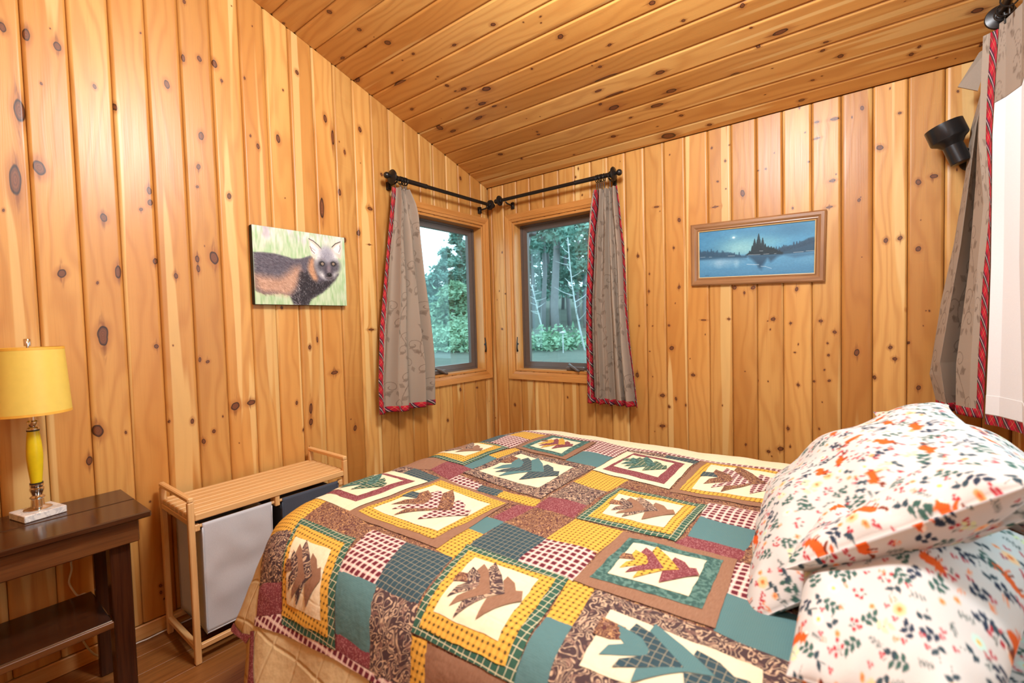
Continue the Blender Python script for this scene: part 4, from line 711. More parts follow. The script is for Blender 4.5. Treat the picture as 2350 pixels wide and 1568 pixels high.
def cloth_poly(name, poly, fabk, parent, layer, step=.016, puff=.0035, wig=0.0, grow=0.0):
    P = [np.array(p) for p in poly]; ar = sum(P[i][0]*P[(i+1) % len(P)][1]-P[(i+1) % len(P)][0]*P[i][1] for i in range(len(P)))
    if ar < 0: P = P[::-1]
    if grow:
        Q = []
        for i in range(len(P)):
            e1 = P[i]-P[i-1]; e2 = P[(i+1) % len(P)]-P[i]; e1 = e1/max(np.linalg.norm(e1), 1e-9); e2 = e2/max(np.linalg.norm(e2), 1e-9)
            n_ = np.array([e1[1], -e1[0]])+np.array([e2[1], -e2[0]]); l_ = np.linalg.norm(n_); Q.append(P[i]+n_/max(l_, .7)*grow*1.2)
        P = Q
    B = []
    for i in range(len(P)):
        a, b = P[i], P[(i+1) % len(P)]; L = np.linalg.norm(b-a); n = max(1, int(math.ceil(L/step))); nn = np.array([-(b-a)[1], (b-a)[0]])/max(L, 1e-9)
        for k in range(n):
            t = k/n; q = a+(b-a)*t
            if wig and 0 < k < n: q = q + nn*wig*mnoise.noise(Vector((q[0]*38, q[1]*38, i+.5)))
            B.append(q)
    B = np.array(B); lo, hi = B.min(0), B.max(0); gx = np.arange(math.floor(lo[0]/step), math.ceil(hi[0]/step)+1)*step; gy = np.arange(math.floor(lo[1]/step), math.ceil(hi[1]/step)+1)*step
    X, Y = np.meshgrid(gx, gy); X, Y = X.ravel(), Y.ravel(); ins = np.zeros(X.shape, bool)
    def edist(X, Y):
        d = np.full(X.shape, 1e9)
        for i in range(len(P)):
            a, b = P[i], P[(i+1) % len(P)]; L2 = ((b-a)**2).sum()+1e-12; t = np.clip(((X-a[0])*(b-a)[0]+(Y-a[1])*(b-a)[1])/L2, 0, 1)
            d = np.minimum(d, np.hypot(X-a[0]-t*(b-a)[0], Y-a[1]-t*(b-a)[1]))
        return d
    for i in range(len(B)):
        a, b = B[i], B[(i+1) % len(B)]
        if a[1] != b[1]: ins ^= ((a[1] > Y) != (b[1] > Y)) & (X < (b[0]-a[0])*(Y-a[1])/(b[1]-a[1])+a[0])
    ins &= edist(X, Y) > step*.45
    pts = [Vector(p) for p in B] + [Vector((x, y)) for x, y in zip(X[ins], Y[ins])]
    # a ring just inside the edge gives each patch its rolled seam
    vs, es, fs, *_ = delaunay_2d_cdt(pts, [(i, (i+1) % len(B)) for i in range(len(B))], [], 1, 1e-6)
    uv = np.array([tuple(p) for p in vs]); d = edist(uv[:, 0], uv[:, 1])
    off = .0006+layer*.0016+puff*(1-np.exp(-d/.010))
    V = quilt(uv[:, 0], uv[:, 1], off)
    return mk(name, V, [tuple(f) for f in fs], FAB[fabk], parent, True, uv=uv)
quilt_o = thing('quilt', 'patchwork quilt with pieced leaf blocks in cream, gold, teal and maroon over the bed', 'quilt', (1.9, -1.48, .70))
QH = bpy.data.objects.new('q', None)
def cp(*a, **k): return keep(cloth_poly(*a, **k), quilt_o)
base = cp('backing', [(.42, -2.2), (.42, -.32), (2.96, -.32), (2.96, -2.72), (1.3, -2.72), (1.161, -2.637), (1.112, -2.586), (1.083, -2.57), (.936, -2.553), (.82, -2.515), (.62, -2.42)], 'tan', None, -1.2, .03, 0)
sm = base.modifiers.new('loft', 'SOLIDIFY'); sm.thickness = .008; sm.offset = -1
base['label'] = 'tan quilted border and loft of the quilt'
cp('patch', [(.78, -.60), (.78, -.86), (1.06, -.845), (1.4, -.872), (1.6, -.892), (2.3, -.87), (2.96, -.87), (2.96, -.36), (.9, -.36)], 'cream', None, -.4, .03, .002)
cp('patch', [(.79, -.86), (1.06, -.85), (1.4, -.87), (2.3, -.865), (2.44, -.87), (2.44, -2.30), (1.95, -2.34), (1.74, -2.42), (1.48, -2.445), (1.235, -2.455), (1.11, -2.49), (1.05, -2.42), (.92, -2.29), (.80, -2.1)], 'paisM', None, -.3, .03, 0)
for fk, pts in QD['pat']:
    cp('patch', pts, fk, None, .9 if fk == 'gingS' else .1, .02, .0022, .0016, 0 if fk == 'gingS' else .0035)
LEAFF = {'A': ('paisM', 'pais', 'brown'), 'B': ('paisM', 'pais', 'brown'), 'F': ('paisM', 'pais', 'brown'), 'K': ('paisM', 'pais', 'brown'), 'C': ('paisM', 'teal', 'darkP'), 'G': ('paisM', 'teal', 'darkP'),
         'D': ('darkP', 'paisM', 'ging'), 'L': ('darkP', 'paisM', 'ging'), 'E': ('winG', 'mott', 'winG'), 'J': ('winG', 'mott', 'winG'), 'H': ('paisM', 'plaidY', 'maroon'), 'I': ('paisM', 'plaidY', 'maroon')}
for bn, (fabs, quads) in QD['blocks'].items():
    for li, (fk, qd) in enumerate(zip(fabs, quads)): cp('patch', qd, fk, None, 1.5+1.3*li, .02, .0022 if li == len(quads)-1 else .0012, .003 if li else .0016)
    q = np.array(quads[-1]); st, fa, fb2 = LEAFF[bn]; s0, s1_, t0, t1 = (0, 1, 0, 1)
    for j, pl in enumerate(QD['leaf']):
        pp = []
        for s, t in pl:
            if bn in 'CG' and j == 0: s, t = [(-.02, .52), (-.02, .20), (.16, .22), (.24, .40), (.10, .52)][pl.index([s, t])]
            pp.append((1-s)*(1-t)*q[0]+s*(1-t)*q[1]+s*t*q[2]+(1-s)*t*q[3])
        cp('leaf_piece', pp, st if j == 0 else (fa if j % 2 else fb2), None, 1.5+1.3*(len(quads)-1)+1.7+.25*j, .016, .0010)
# binding round the hanging corner
cp('binding', [(.78, -2.50), (.80, -2.478), (.863, -2.526), (.936, -2.535), (1.035, -2.552), (1.105, -2.542), (1.09, -2.565), (1.083, -2.57), (.936, -2.555), (.82, -2.52)], 'maroon', None, .3, .012, .002)
cp('binding', [(1.091, -2.536), (1.114, -2.526), (1.179, -2.585), (1.224, -2.612), (1.187, -2.627)], 'maroon', None, .3, .012, .002)
bpy.data.objects.remove(QH)
bed = thing('bed', 'bed standing under the leaf quilt with its head at the right wall', 'bed', (1.97, -1.48, 0))
def kb(m, name, mat, smooth=False, par=bed): return keep(m.build(name, mat, None, smooth), par)
WHITE = plain('mattress_white', (.75, .73, .69, 1), .9)
kb(MB().box(.99, 2.975, -2.17, -.80, .43, .66, .05), 'mattress', WHITE)
kb(MB().box(.99, 2.975, -2.17, -.80, .19, .428, .02), 'box_spring', WHITE)
for x in (1.06, 2.90):
    for y in (-2.1, -.87): kb(MB().box(x-.03, x+.03, y-.03, y+.03, .001, .189, .004), 'leg', DARKV)
# --- pillows and sheet
def pillow(name, label, cen, ex, ey, ez, L, Wd, T, seed, deform=None, nL=190, nW=140, group=None, uv0=(0, 0), rot=0.0, wr=.010, scale=2000.0):
    """ex: long axis, ey: short axis, ez: up ; closed soft form"""
    s = np.linspace(-1, 1, nL); t = np.linspace(-1, 1, nW); s = np.sin(s*PI/2*.82)/math.sin(PI/2*.82); t = np.sin(t*PI/2*.82)/math.sin(PI/2*.82)
    S, Tt = np.meshgrid(s, t); r = np.random.default_rng(seed)
    X = S*L/2*(1-.055*(1-Tt**2)); Y = Tt*Wd/2*(1-.07*(1-S**2))
    pr = np.clip((1-np.abs(S)**2.4), 0, 1)**.55*np.clip((1-np.abs(Tt)**2.4), 0, 1)**.55
    wv = np.zeros(S.shape)
    for k in range(7):
        a = r.uniform(0, PI); fq = r.uniform(9, 30); ph = r.uniform(0, 6); wv += np.sin((X*math.cos(a)+Y*math.sin(a))*fq+ph+2.2*np.sin((X*math.sin(a)-Y*math.cos(a))*8+k))*r.uniform(.3, 1)/(1+k*.3)
    edge = np.exp(-((1-np.abs(S))/.16)**2)+np.exp(-((1-np.abs(Tt))/.2)**2)
    wv2 = np.sin(X*70+2*np.sin(Y*9))*np.exp(-((1-np.abs(Tt))/.22)**2)+np.sin(Y*75+2*np.sin(X*9))*np.exp(-((1-np.abs(S))/.2)**2)
    Zt = T/2*pr + wr*wv*pr**.6 + .004*wv2*np.clip(pr*3, 0, 1); Zb = -T/2*pr*.8
    ex, ey, ez = (np.array(v, float)/np.linalg.norm(v) for v in (ex, ey, ez)); parts = []
    def world(X, Y, Z):
        p = np.stack([X, Y, Z], -1)
        if deform is not None: p = deform(p, S, Tt)
        return np.array(cen)+p[..., :1]*ex+p[..., 1:2]*ey+p[..., 2:3]*ez
    A = world(X, Y, Zt).reshape(-1, 3); B = world(X, Y, Zb).reshape(-1, 3); n = len(A)
    F1 = gridfaces(nW, nL); F2 = F1[:, ::-1]+n; ring = list(range(nL))+[j*nL+nL-1 for j in range(1, nW)]+[(nW-1)*nL+i for i in range(nL-2, -1, -1)]+[j*nL for j in range(nW-2, 0, -1)]
    rg = np.array(ring); rn = np.roll(rg, -1); F3 = np.stack([rg, rg+n, rn+n, rn], -1)
    ca, sa = math.cos(rot), math.sin(rot); U = (X*ca-Y*sa+uv0[0])*scale; Vv = (X*sa+Y*ca+uv0[1])*scale
    c = PRT.sample(U.ravel(), Vv.ravel()); c2 = PRT.sample(U.ravel()+333, Vv.ravel()+91)
    F = np.concatenate([F1, F2, F3]); V = np.concatenate([A, B])
    if np.dot(np.cross(ex, ey), ez) < 0: F = F[:, ::-1]
    o = mk(name, V, F, PRINT, None, True, col=np.concatenate([c, c2])); me = o.data
    if label: tag(o, label, 'pillow', group)
    return o
def up(axis, tilt): return axis
c45, s45 = math.cos(math.radians(36)), math.sin(math.radians(36))
def d1(p, S, T):
    p = p.copy(); p[..., 2] += -.06*(S**2) - .02*(S > .5)*(S-.5); return p
def dp1(p, S, T):
    p = p.copy(); p[..., 2] += -.05*S**2; p[..., 1] += .035*np.clip(-S-.3, 0, 1)*(T > 0)*0; return p
pillow('pillow', 'fox print pillow leaning up in front, its pointed corner on the quilt', (2.468, -1.415, .885), (-.05, .99, 0), (.80, .11, .59), (-.58, -.08, .81), .96, .58, .20, 1, dp1, uv0=(.1, .05), wr=.007)
pillow('pillow', 'fox print pillow behind the leaning one, below the tartan edged curtain', (2.735, -1.17, .875), (-.10, .99, 0), (.86, .09, -.40), (.40, .04, .91), .74, .42, .20, 2, None, 120, 90, uv0=(.3, .2), rot=.4)
pillow('pillow', 'fox print pillow on top in the foreground, its hem lapping over the lower one', (2.545, -1.77, .895), (.80, .02, .56), (.05, 1, -.32), (-.56, .25, .80), .40, .44, .14, 3, None, 190, 150, uv0=(.05, .3), rot=.9, wr=.013)
def d4(p, S, T):
    p = p.copy(); p[..., 1] *= (.86+.32*S); p[..., 2] += .05*np.clip(S, 0, 1)+.02*np.sin(3*S+1)+.012*np.sin(26*p[..., 0]+9*p[..., 1])*np.clip(p[..., 2]*9, 0, 1); return p
pillow('pillow', 'rumpled fox print pillow lowest in the foreground, nearest the camera', (2.545, -1.87, .80), (.14, .99, 0), (.99, -.14, 0), (0, 0, 1), .66, .38, .18, 4, d4, 220, 170, uv0=(.2, .11), rot=1.2, wr=.016)
# sheet turned back at the head of the bed
U, Vv = np.meshgrid(np.linspace(2.46, 2.955, 130), np.linspace(-2.33, -.66, 330)); wz = quilt(U.ravel(), Vv.ravel(), np.full(U.size, .016)+.004*np.sin(U.ravel()*40+3*np.sin(Vv.ravel()*9)))
sh = mk('bed_sheet', wz, gridfaces(330, 130), PRINT, None, True, col=PRT.sample(U.ravel()*2000+100, Vv.ravel()*2000)); sm = sh.modifiers.new('cloth', 'SOLIDIFY'); sm.thickness = .006; sm.offset = -1
tag(sh, 'fox print sheet lying over the head end of the bed under the pillows', 'sheet')
# ------------------------------------------------------------------ curtains and rods
def curtain(name, label, fn, zt, zb, group, nu=260, nv=420, trim_l=True, trim_r=True, uw=None, flip=False, back=None):
    """fn(s, z)->xyz arrays ; returns the empty"""
    t = thing(name, label, 'curtain', tuple(fn(np.array([.5]), np.array([zt]))[0]), group)
    def sheet(nm, s0, s1, z0, z1, n_u, n_v, off, mat, printed, wid):
        S, Z = np.meshgrid(np.linspace(0, 1, n_u), np.linspace(z0, z1, n_v)) if not callable(s0) else np.meshgrid(np.linspace(0, 1, n_u), np.linspace(z0, z1, n_v))
        a = s0(Z) if callable(s0) else s0; b = s1(Z) if callable(s1) else s1; S = a+(b-a)*S
        p = fn(S.ravel(), Z.ravel()); e = 1e-3; q = fn(S.ravel()+e, Z.ravel()); r = fn(S.ravel(), Z.ravel()+e); n = np.cross(q-p, r-p); n /= np.linalg.norm(n, axis=1)[:, None]+1e-12
        if flip: n = -n
        p = p+n*off; u = S.ravel()*wid; v = Z.ravel(); F = gridfaces(n_v, n_u)
        o = mk(nm, p, F[:, ::-1] if flip else F, mat, None, True, uv=np.stack([u, v], -1), col=VINE.sample(u*1000, -v*1000) if printed else None)
        m = o.modifiers.new('cloth', 'SOLIDIFY'); m.thickness = .0016; m.offset = -1
        return keep(o, t)
    wid = uw or .62
    sheet('fabric_panel', 0.0, 1.0, zb+.002, zt, nu, nv, 0.0, CURT, True, wid)
    if back:
        S, Z = np.meshgrid(np.linspace(back[2], 1-.02, 60), np.linspace(zb+back[3], zt-.03, 60)); p = fn(S.ravel(), Z.ravel())+np.array((back[0], back[1], 0))
        keep(mk('lining', p, gridfaces(60, 60), LINING, None, True), t)
    if trim_l: sheet('binding', 0.0, lambda Z: trim_l(Z), zb, zt, 6, 120, .0012, TARTAN, False, wid)
    if trim_r: sheet('binding', lambda Z: 1-trim_r(Z), 1.0, zb, zt, 6, 120, .0012, TARTAN, False, wid)
    sheet('binding', 0.0, 1.0, zb-.001, zb+.036, nu, 4, .0014, TARTAN, False, wid)
    return t
def interp(z, pts):
    zz = np.array([p[0] for p in pts]); vv = np.array([p[1] for p in pts]); i = np.argsort(zz); return np.interp(z, zz[i], vv[i])
def pleats(S, Z, n, ph, zt, zb):
    h = np.clip((zt-Z)/(zt-zb), 0, 1); a = .017+.020*h-.008*h*h
    f = np.sin(2*PI*(n*S+.16*np.sin(2*PI*S+ph)+.05*np.sin(5*h+ph)))+.35*np.sin(2*PI*(1.9*n*S+ph)+3*h)
    pinch = np.exp(-((h-.10)/.07)**2)*.010*np.sin(2*PI*2.5*S+ph)
    return a*f*.75+pinch + .004*np.sin(11*h+7*S)
def cL(S, Z):
    l = interp(Z, [(2.20, -1.045), (1.84, -1.102), (1.30, -1.186), (.98, -1.212), (.775, -1.214)]); r = interp(Z, [(2.23, -.925), (2.13, -.875), (2.05, -.855), (1.88, -.833), (1.47, -.773), (1.07, -.730), (.765, -.722)])
    y = l+(r-l)*(S+.025*np.sin(2*PI*4.5*S+1)); x = .098+1.5*pleats(S, Z, 3.6, 1.0, 2.23, .77)*np.clip(S/.16, 0, 1)**2*1.0-.012*np.clip(1-S/.16, 0, 1); return np.stack([x, y, Z], -1)
def cR(S, Z):
    l = interp(Z, [(2.226, 1.035), (1.853, .981), (1.468, .955), (.755, .948)]); r = interp(Z, [(2.202, 1.196), (1.821, 1.234), (1.424, 1.25), (1.139, 1.275), (.772, 1.316)])
    x = l+(r-l)*(S+.025*np.sin(2*PI*5*S)); y = -.098-1.25*pleats(S, Z, 5.0, 2.2, 2.23, .76); return np.stack([x, y, Z], -1)
tl = lambda k: (lambda Z: k/np.clip(1+(2.23-Z)*1.6, 1, 5))
cLt = curtain('curtain', 'taupe leaf scroll curtain with red tartan edge by the fox picture', cL, 2.215, .778, None, trim_l=lambda Z: .20-.115*np.clip((2.2-Z)/1.0, 0, 1), trim_r=None, uw=.62, back=(-.030, 0, .16, .05))
cRt = curtain('curtain', 'taupe leaf scroll curtain with red tartan on both sides, left of the lake painting', cR, 2.205, .757, None, trim_l=lambda Z: .15-.05*np.clip((2.2-Z)/1.2, 0, 1), trim_r=lambda Z: .11-.05*np.clip((2.2-Z)/1.2, 0, 1), uw=.62, back=(-.012, .032, .0, .10))
# curtain at the right wall: taupe face bunched towards the corner, lining turned to the room
def path(ctrl):
    """ctrl: list of (s, [(z,x,y)...])"""
    def f(S, Z):
        xs = [interp(Z, [(c[0], c[1]) for c in L]) for _, L in ctrl]; ys = [interp(Z, [(c[0], c[2]) for c in L]) for _, L in ctrl]; ss = [s for s, _ in ctrl]
        x = np.zeros_like(S); y = np.zeros_like(S)
        for i in range(len(ss)-1):
            m = (S >= ss[i]-(1 if i == 0 else 0)) & (S <= ss[i+1]+(1 if i == len(ss)-2 else 0)); t = np.clip((S-ss[i])/(ss[i+1]-ss[i]), -1, 2); t = t*t*(3-2*t)*.6+t*.4
            x = np.where(m, xs[i]+(xs[i+1]-xs[i])*t, x); y = np.where(m, ys[i]+(ys[i+1]-ys[i])*t, y)
        return np.stack([x, y, Z], -1)
    return f
c3 = path([(0, [(2.36, 2.895, -.14), (2.10, 2.842, -.14), (1.90, 2.826, -.14), (1.62, 2.793, -.14), (1.36, 2.752, -.14), (1.04, 2.716, -.14), (.90, 2.742, -.14)]),
           (.22, [(2.36, 2.90, -.19), (2.1, 2.852, -.20), (1.6, 2.806, -.21), (1.1, 2.742, -.23), (.9, 2.765, -.23)]),
           (.42, [(2.36, 2.90, -.20), (2.1, 2.865, -.17), (1.85, 2.868, -.13), (1.5, 2.86, -.12), (1.1, 2.845, -.12), (.9, 2.85, -.12)]),
           (.60, [(2.36, 2.89, -.24), (2.1, 2.852, -.24), (1.85, 2.845, -.25), (1.5, 2.825, -.27), (1.1, 2.79, -.26), (.9, 2.79, -.26)]),
           (.78, [(2.38, 2.846, -.37), (2.0, 2.840, -.34), (1.75, 2.858, -.33), (1.5, 2.842, -.33), (1.1, 2.826, -.325), (.9, 2.824, -.32)]),
           (1.0, [(2.40, 2.884, -.40), (2.0, 2.874, -.36), (1.75, 2.876, -.35), (1.5, 2.873, -.36), (1.17, 2.868, -.35), (.88, 2.862, -.34)])])
c3t = curtain('curtain', 'taupe curtain bunched in the corner at the right wall, with tartan edge and white lining', c3, 2.385, .888, None, 260, 420, trim_l=None, trim_r=lambda Z: .11-.06*np.exp(-((Z-1.75)/.2)**2), uw=.7)
c4 = path([(0, [(2.40, 2.886, -.405), (2.0, 2.876, -.365), (1.75, 2.878, -.355), (1.5, 2.876, -.365), (1.17, 2.872, -.36), (.87, 2.866, -.355)]),
           (.18, [(2.40, 2.90, -.43), (1.5, 2.905, -.40), (.87, 2.90, -.39)]), (.45, [(2.40, 2.925, -.52), (1.5, 2.93, -.49), (.87, 2.945, -.50)]), (.7, [(2.40, 2.905, -.70), (.87, 2.915, -.70)]), (1.0, [(2.40, 2.93, -.95), (.87, 2.94, -.95)])])
def sheet2(nm, z0, z1, off, mat, printed=False):
    S, Z = np.meshgrid(np.linspace(0, 1, 90), np.linspace(z0, z1, 80)); p = c4(S.ravel(), Z.ravel()); e = 1e-3; n = np.cross(c4(S.ravel()+e, Z.ravel())-p, c4(S.ravel(), Z.ravel()+e)-p); n /= np.linalg.norm(n, axis=1)[:, None]+1e-12
    p = p+n*off; o = mk(nm, p, gridfaces(80, 90), mat, None, True, uv=np.stack([S.ravel()*.7, Z.ravel()], -1), col=VINE.sample(S.ravel()*700, -Z.ravel()*1000) if printed else None)
    m = o.modifiers.new('cloth', 'SOLIDIFY'); m.thickness = .0016; m.offset = 0; keep(o, c3t); return o
o = sheet2('lining', .906, 2.12, 0, LINING); o['label'] = 'white lining turned to the room'
sheet2('lining_hem', .91, .985, .0016, LINING); sheet2('binding', .868, .907, .0008, TARTAN); sheet2('header', 2.118, 2.40, .001, CURT, True)
m = MB(); m.add([(2.800, -.150, 2.292), (2.862, -.150, 2.255), (2.905, -.17, 2.43), (2.862, -.17, 2.405), (2.80, -.143, 2.292), (2.862, -.143, 2.255), (2.905, -.163, 2.43), (2.862, -.163, 2.405)], [(0, 1, 2, 3), (7, 6, 5, 4), (0, 4, 5, 1), (1, 5, 6, 2), (2, 6, 7, 3), (3, 7, 4, 0)])
TAUPE = plain('taupe_linen', rgb(156, 140, 124), .85, .2, 0, .02, 200)
keep(m.build('header_flap', TAUPE), c3t)
def rod(label, A, B, out, wall_n, brk, sleeve):
    """A outer end, B inner end (world), out: sign"""
    A, B = Vector(A), Vector(B); d = (B-A).normalized(); L = (B-A).length
    t = thing('curtain_rod', label, 'curtain rod', tuple((A+B)/2))
    k = lambda m, n: keep(autosmooth(m.build(n, IRON), 40), t)
    k(MB().lathe([(.0130, 0), (.0130, L)], A, d, 20), 'pole'); k(MB().lathe([(.0150, .0), (.0150, sleeve), (.0162, sleeve+.002), (.0162, sleeve+.008), (.0132, sleeve+.010)], A, d, 20), 'sleeve')
    fin = [(.0, -.052), (.010, -.051), (.0155, -.045), (.0175, -.037), (.0155, -.029), (.009, -.023), (.008, -.018), (.014, -.014), (.034, -.008), (.038, -.003), (.036, .002), (.026, .006), (.015, .009), (.018, .012), (.018, .018), (.013, .022)]
    k(MB().lathe([(r*1.2, q*1.15) for r, q in fin], A, d, 28), 'finial'); k(MB().lathe([(r*1.05, q) for r, q in fin], B, -d, 28), 'finial')
    W = Vector(wall_n)
    for q in brk:
        p = A+d*q; m = MB(); m.tube([p-Vector((0, 0, .016)), p-Vector((0, 0, .024)), p-Vector((0, 0, .030))-W*.02, p-W*.088-Vector((0, 0, .034))], [.0055, .006, .006, .006], 10); m.box(*sum([[min(a, b), max(a, b)] for a, b in zip(p-W*.0885-Vector((.012, .012, .060)) , p-W*.084+Vector((.012, .012, -.008)))], []), .002)
        k(m, 'bracket')
    return t
rodL = rod('black curtain rod above the window beside the fox picture', (.095, -1.045, 2.276), (.095, -.085, 2.276), 1, (1, 0, 0), (.93, .035), .28)
rodR = rod('black curtain rod above the window left of the lake painting', (1.165, -.095, 2.288), (.205, -.095, 2.288), 1, (0, -1, 0), (.90, .03), .28)
rodW = rod('black curtain rod at the right wall, close under the ceiling', (2.895, -.36, 2.445), (2.895, -2.5, 2.445), 1, (-1, 0, 0), (.06, 2.0), .3)
def rings(parent, pts, ax, drop):
    for p in pts:
        m = MB().torus((p[0], p[1], p[2]-.009), (ax[0]+random.uniform(-.2, .2), ax[1]+random.uniform(-.2, .2), 0), .024, .0028, 18, 6); m.torus((p[0], p[1], p[2]-.037), (ax[1], ax[0], 0), .006, .0015, 10, 5); m.tube([(p[0], p[1], p[2]-.042), (p[0], p[1], p[2]-drop)], .003, 6)
        keep(autosmooth(m.build('curtain_ring', IRON), 60), parent)
rings(cLt, [(.095, y, 2.276) for y in (-1.022, -.985, -.972, -.955, -.944, -.933)], (0, 1), .066)
rings(cRt, [(x, -.095, 2.288) for x in (1.045, 1.058, 1.071, 1.084, 1.10, 1.142)], (1, 0), .085)
rings(c3t, [(2.895, y, 2.445) for y in (-.40, -.43, -.50)], (0, 1), .06)
# ------------------------------------------------------------------ pictures
def picture(R, c, x, y):        # grid mesh with printed colours; c(u, v)-> xyz, u,v in 0..1
    U, V = np.meshgrid(np.linspace(0, 1, x), np.linspace(0, 1, y)); return c(U.ravel(), V.ravel()), gridfaces(y, x), R.sample(U.ravel()*(R.w-1), V.ravel()*(R.h-1), False)
fx = thing('canvas_picture', 'unframed canvas photograph of a dark fox hanging on the left wall', 'picture', (.001, -1.628, .33*2+.55))
fy0, fy1, fz0, fz1 = -1.888, -1.366, 1.455, 1.858
keep(MB().box(.001, .0345, fy0, fy1, fz0, fz1, .003).build('stretched_canvas', plain('black_canvas_edge', (.02, .02, .02, 1), .8)), fx)
V, F, c = picture(FOX, lambda u, v: np.stack([np.full_like(u, .0352), fy0+.001+(fy1-fy0-.002)*u, fz1-.001-(fz1-fz0-.002)*v], -1), 330, 264)
keep(mk('photo_print', V, F[:, ::-1], CANVASP, None, col=c), fx)
pt = thing('framed_painting', 'blue lake painting in a brown wooden frame on the wall by the bed', 'painting', (1.977, -.001, 1.705))
pc = [(1.632, 1.894), (2.322, 1.873), (2.313, 1.497), (1.632, 1.524)]      # tl tr br bl (hangs a little askew)
def bil(u, v): return (1-v)*((1-u)*np.array(pc[0])+u*np.array(pc[1]))+v*((1-u)*np.array(pc[3])+u*np.array(pc[2]))
FRAMEW = wood('walnut_frame', (.26, .12, .05, 1), (.36, .18, .075, 1), (.16, .065, .025, 1), 0, .3, 90); FRAMEV = wood('walnut_frame_upright', (.26, .12, .05, 1), (.36, .18, .075, 1), (.16, .065, .025, 1), 2, .3, 90)
GOLD = plain('gilt_lip', (.52, .36, .15, 1), .45)
prof = [(0, .001), (0, .018), (.008, .024), (.022, .024), (.033, .018), (.038, .019), (.041, .014), (.045, .012)]
def inset(d): return [bil(d/.688, d/.372), bil(1-d/.688, d/.372), bil(1-d/.688, 1-d/.372), bil(d/.688, 1-d/.372)]
for k in range(4):
    m = MB(); V = []
    for d, h in prof:
        q = inset(d); V += [(q[k][0], -h, q[k][1]), (q[(k+1) % 4][0], -h, q[(k+1) % 4][1])]
    keep(MB().add(V, [(2*i, 2*i+1, 2*i+3, 2*i+2) for i in range(len(prof)-1)]).build('frame_side', FRAMEW if k % 2 == 0 else FRAMEV), pt)
V = []
for d, h in ((.0445, .012), (.0445, .0155), (.0490, .0145), (.0490, .009)):
    V += [(a, -h, b) for a, b in inset(d)]
keep(MB().add(V, [(4*j+k, 4*j+(k+1) % 4, 4*j+4+(k+1) % 4, 4*j+4+k) for j in range(3) for k in range(4)]).build('gilt_lip', GOLD), pt)
q = inset(.0475)
V, F, c = picture(LAKE, lambda u, v: np.stack([(1-v)*((1-u)*q[0][0]+u*q[1][0])+v*((1-u)*q[3][0]+u*q[2][0]), np.full_like(u, -.0095), (1-v)*((1-u)*q[0][1]+u*q[1][1])+v*((1-u)*q[3][1]+u*q[2][1])], -1), 380, 180)
keep(mk('oil_panel', V, F[:, ::-1], OILP, None, col=c), pt)
keep(MB().box(1.66, 2.29, -.009, -.002, 1.535, 1.862, .001).build('backing_board', BLACKM), pt)
# ------------------------------------------------------------------ wall spot
sp = thing('wall_spotlight', 'black can shaped wall spotlight beside the corner curtain', 'wall lamp', (2.78, -.16, 2.05))
O = Vector((2.812, -.16, 1.963)); A = Vector((-.325, -.02, .945)).normalized()
keep(autosmooth(MB().lathe([(.0, 0), (.033, 0), (.035, .003), (.035, .082), (.048, .100), (.064, .112), (.066, .116), (.066, .180), (.060, .180), (.058, .12), (.03, .11), (0, .108)], O, A, 40, False).build('housing', BLACKM), 30), sp)
keep(autosmooth(MB().lathe([(.0, .118), (.03, .118), (.052, .150), (.054, .176), (0, .177)], O, A, 32, False).build('bulb', plain('frosted_bulb', (.8, .8, .78, 1), .3)), 40), sp)
keep(autosmooth(MB().tube([O+A*.06+Vector((.03, 0, 0)), O+A*.06+Vector((.055, .03, -.01)), Vector((2.86, -.06, 2.0)), Vector((2.865, -.012, 2.0))], .007, 10).build('swivel_arm', BLACKM), 40), sp)
keep(autosmooth(MB().lathe([(.045, 0), (.045, .008), (.02, .014), (0, .015)], (2.865, -.001, 2.0), (0, -1, 0), 28).build('wall_plate', BLACKM), 40), sp)
# ------------------------------------------------------------------ side table
tb = thing('side_table', 'dark stained wooden side table with a lower shelf under the yellow lamp', 'table', (.27, -2.95, 0))
def kt(m, n, mat=DARKW): return keep(m.build(n, mat), tb)
kt(MB().box(.075, .262, -3.42, -2.462, .668, .690, .004), 'top_board'); kt(MB().box(.268, .462, -3.42, -2.462, .668, .690, .004), 'top_board')
RUSTW = wood('red_brown_stain', (.105, .036, .010, 1), (.16, .060, .016, 1), (.045, .015, .006, 1), 1, .38, 120, .4)
kt(MB().box(.405, .430, -3.38, -2.492, .582, .667, .004), 'apron', RUSTW); kt(MB().box(.100, .124, -3.38, -2.492, .582, .667, .003), 'apron')
kt(MB().box(.125, .404, -2.575, -2.552, .590, .667, .003), 'apron'); kt(MB().box(.125, .404, -3.34, -3.318, .590, .667, .003), 'apron')
for x in (.350, .100):
    for y in (-2.572, -3.36): kt(MB().box(x+(.0 if x > .2 else .0255), x+.0545, y, y+.058, .001, .5815 if True else .667, .003), 'leg', DARKV)
kt(MB().box(.115, .425, -3.30, -2.577, .312, .333, .003), 'shelf')
kt(MB().box(.4255, .4365, -3.30, -2.577, .310, .3325, .002), 'shelf_edge', RUSTW)
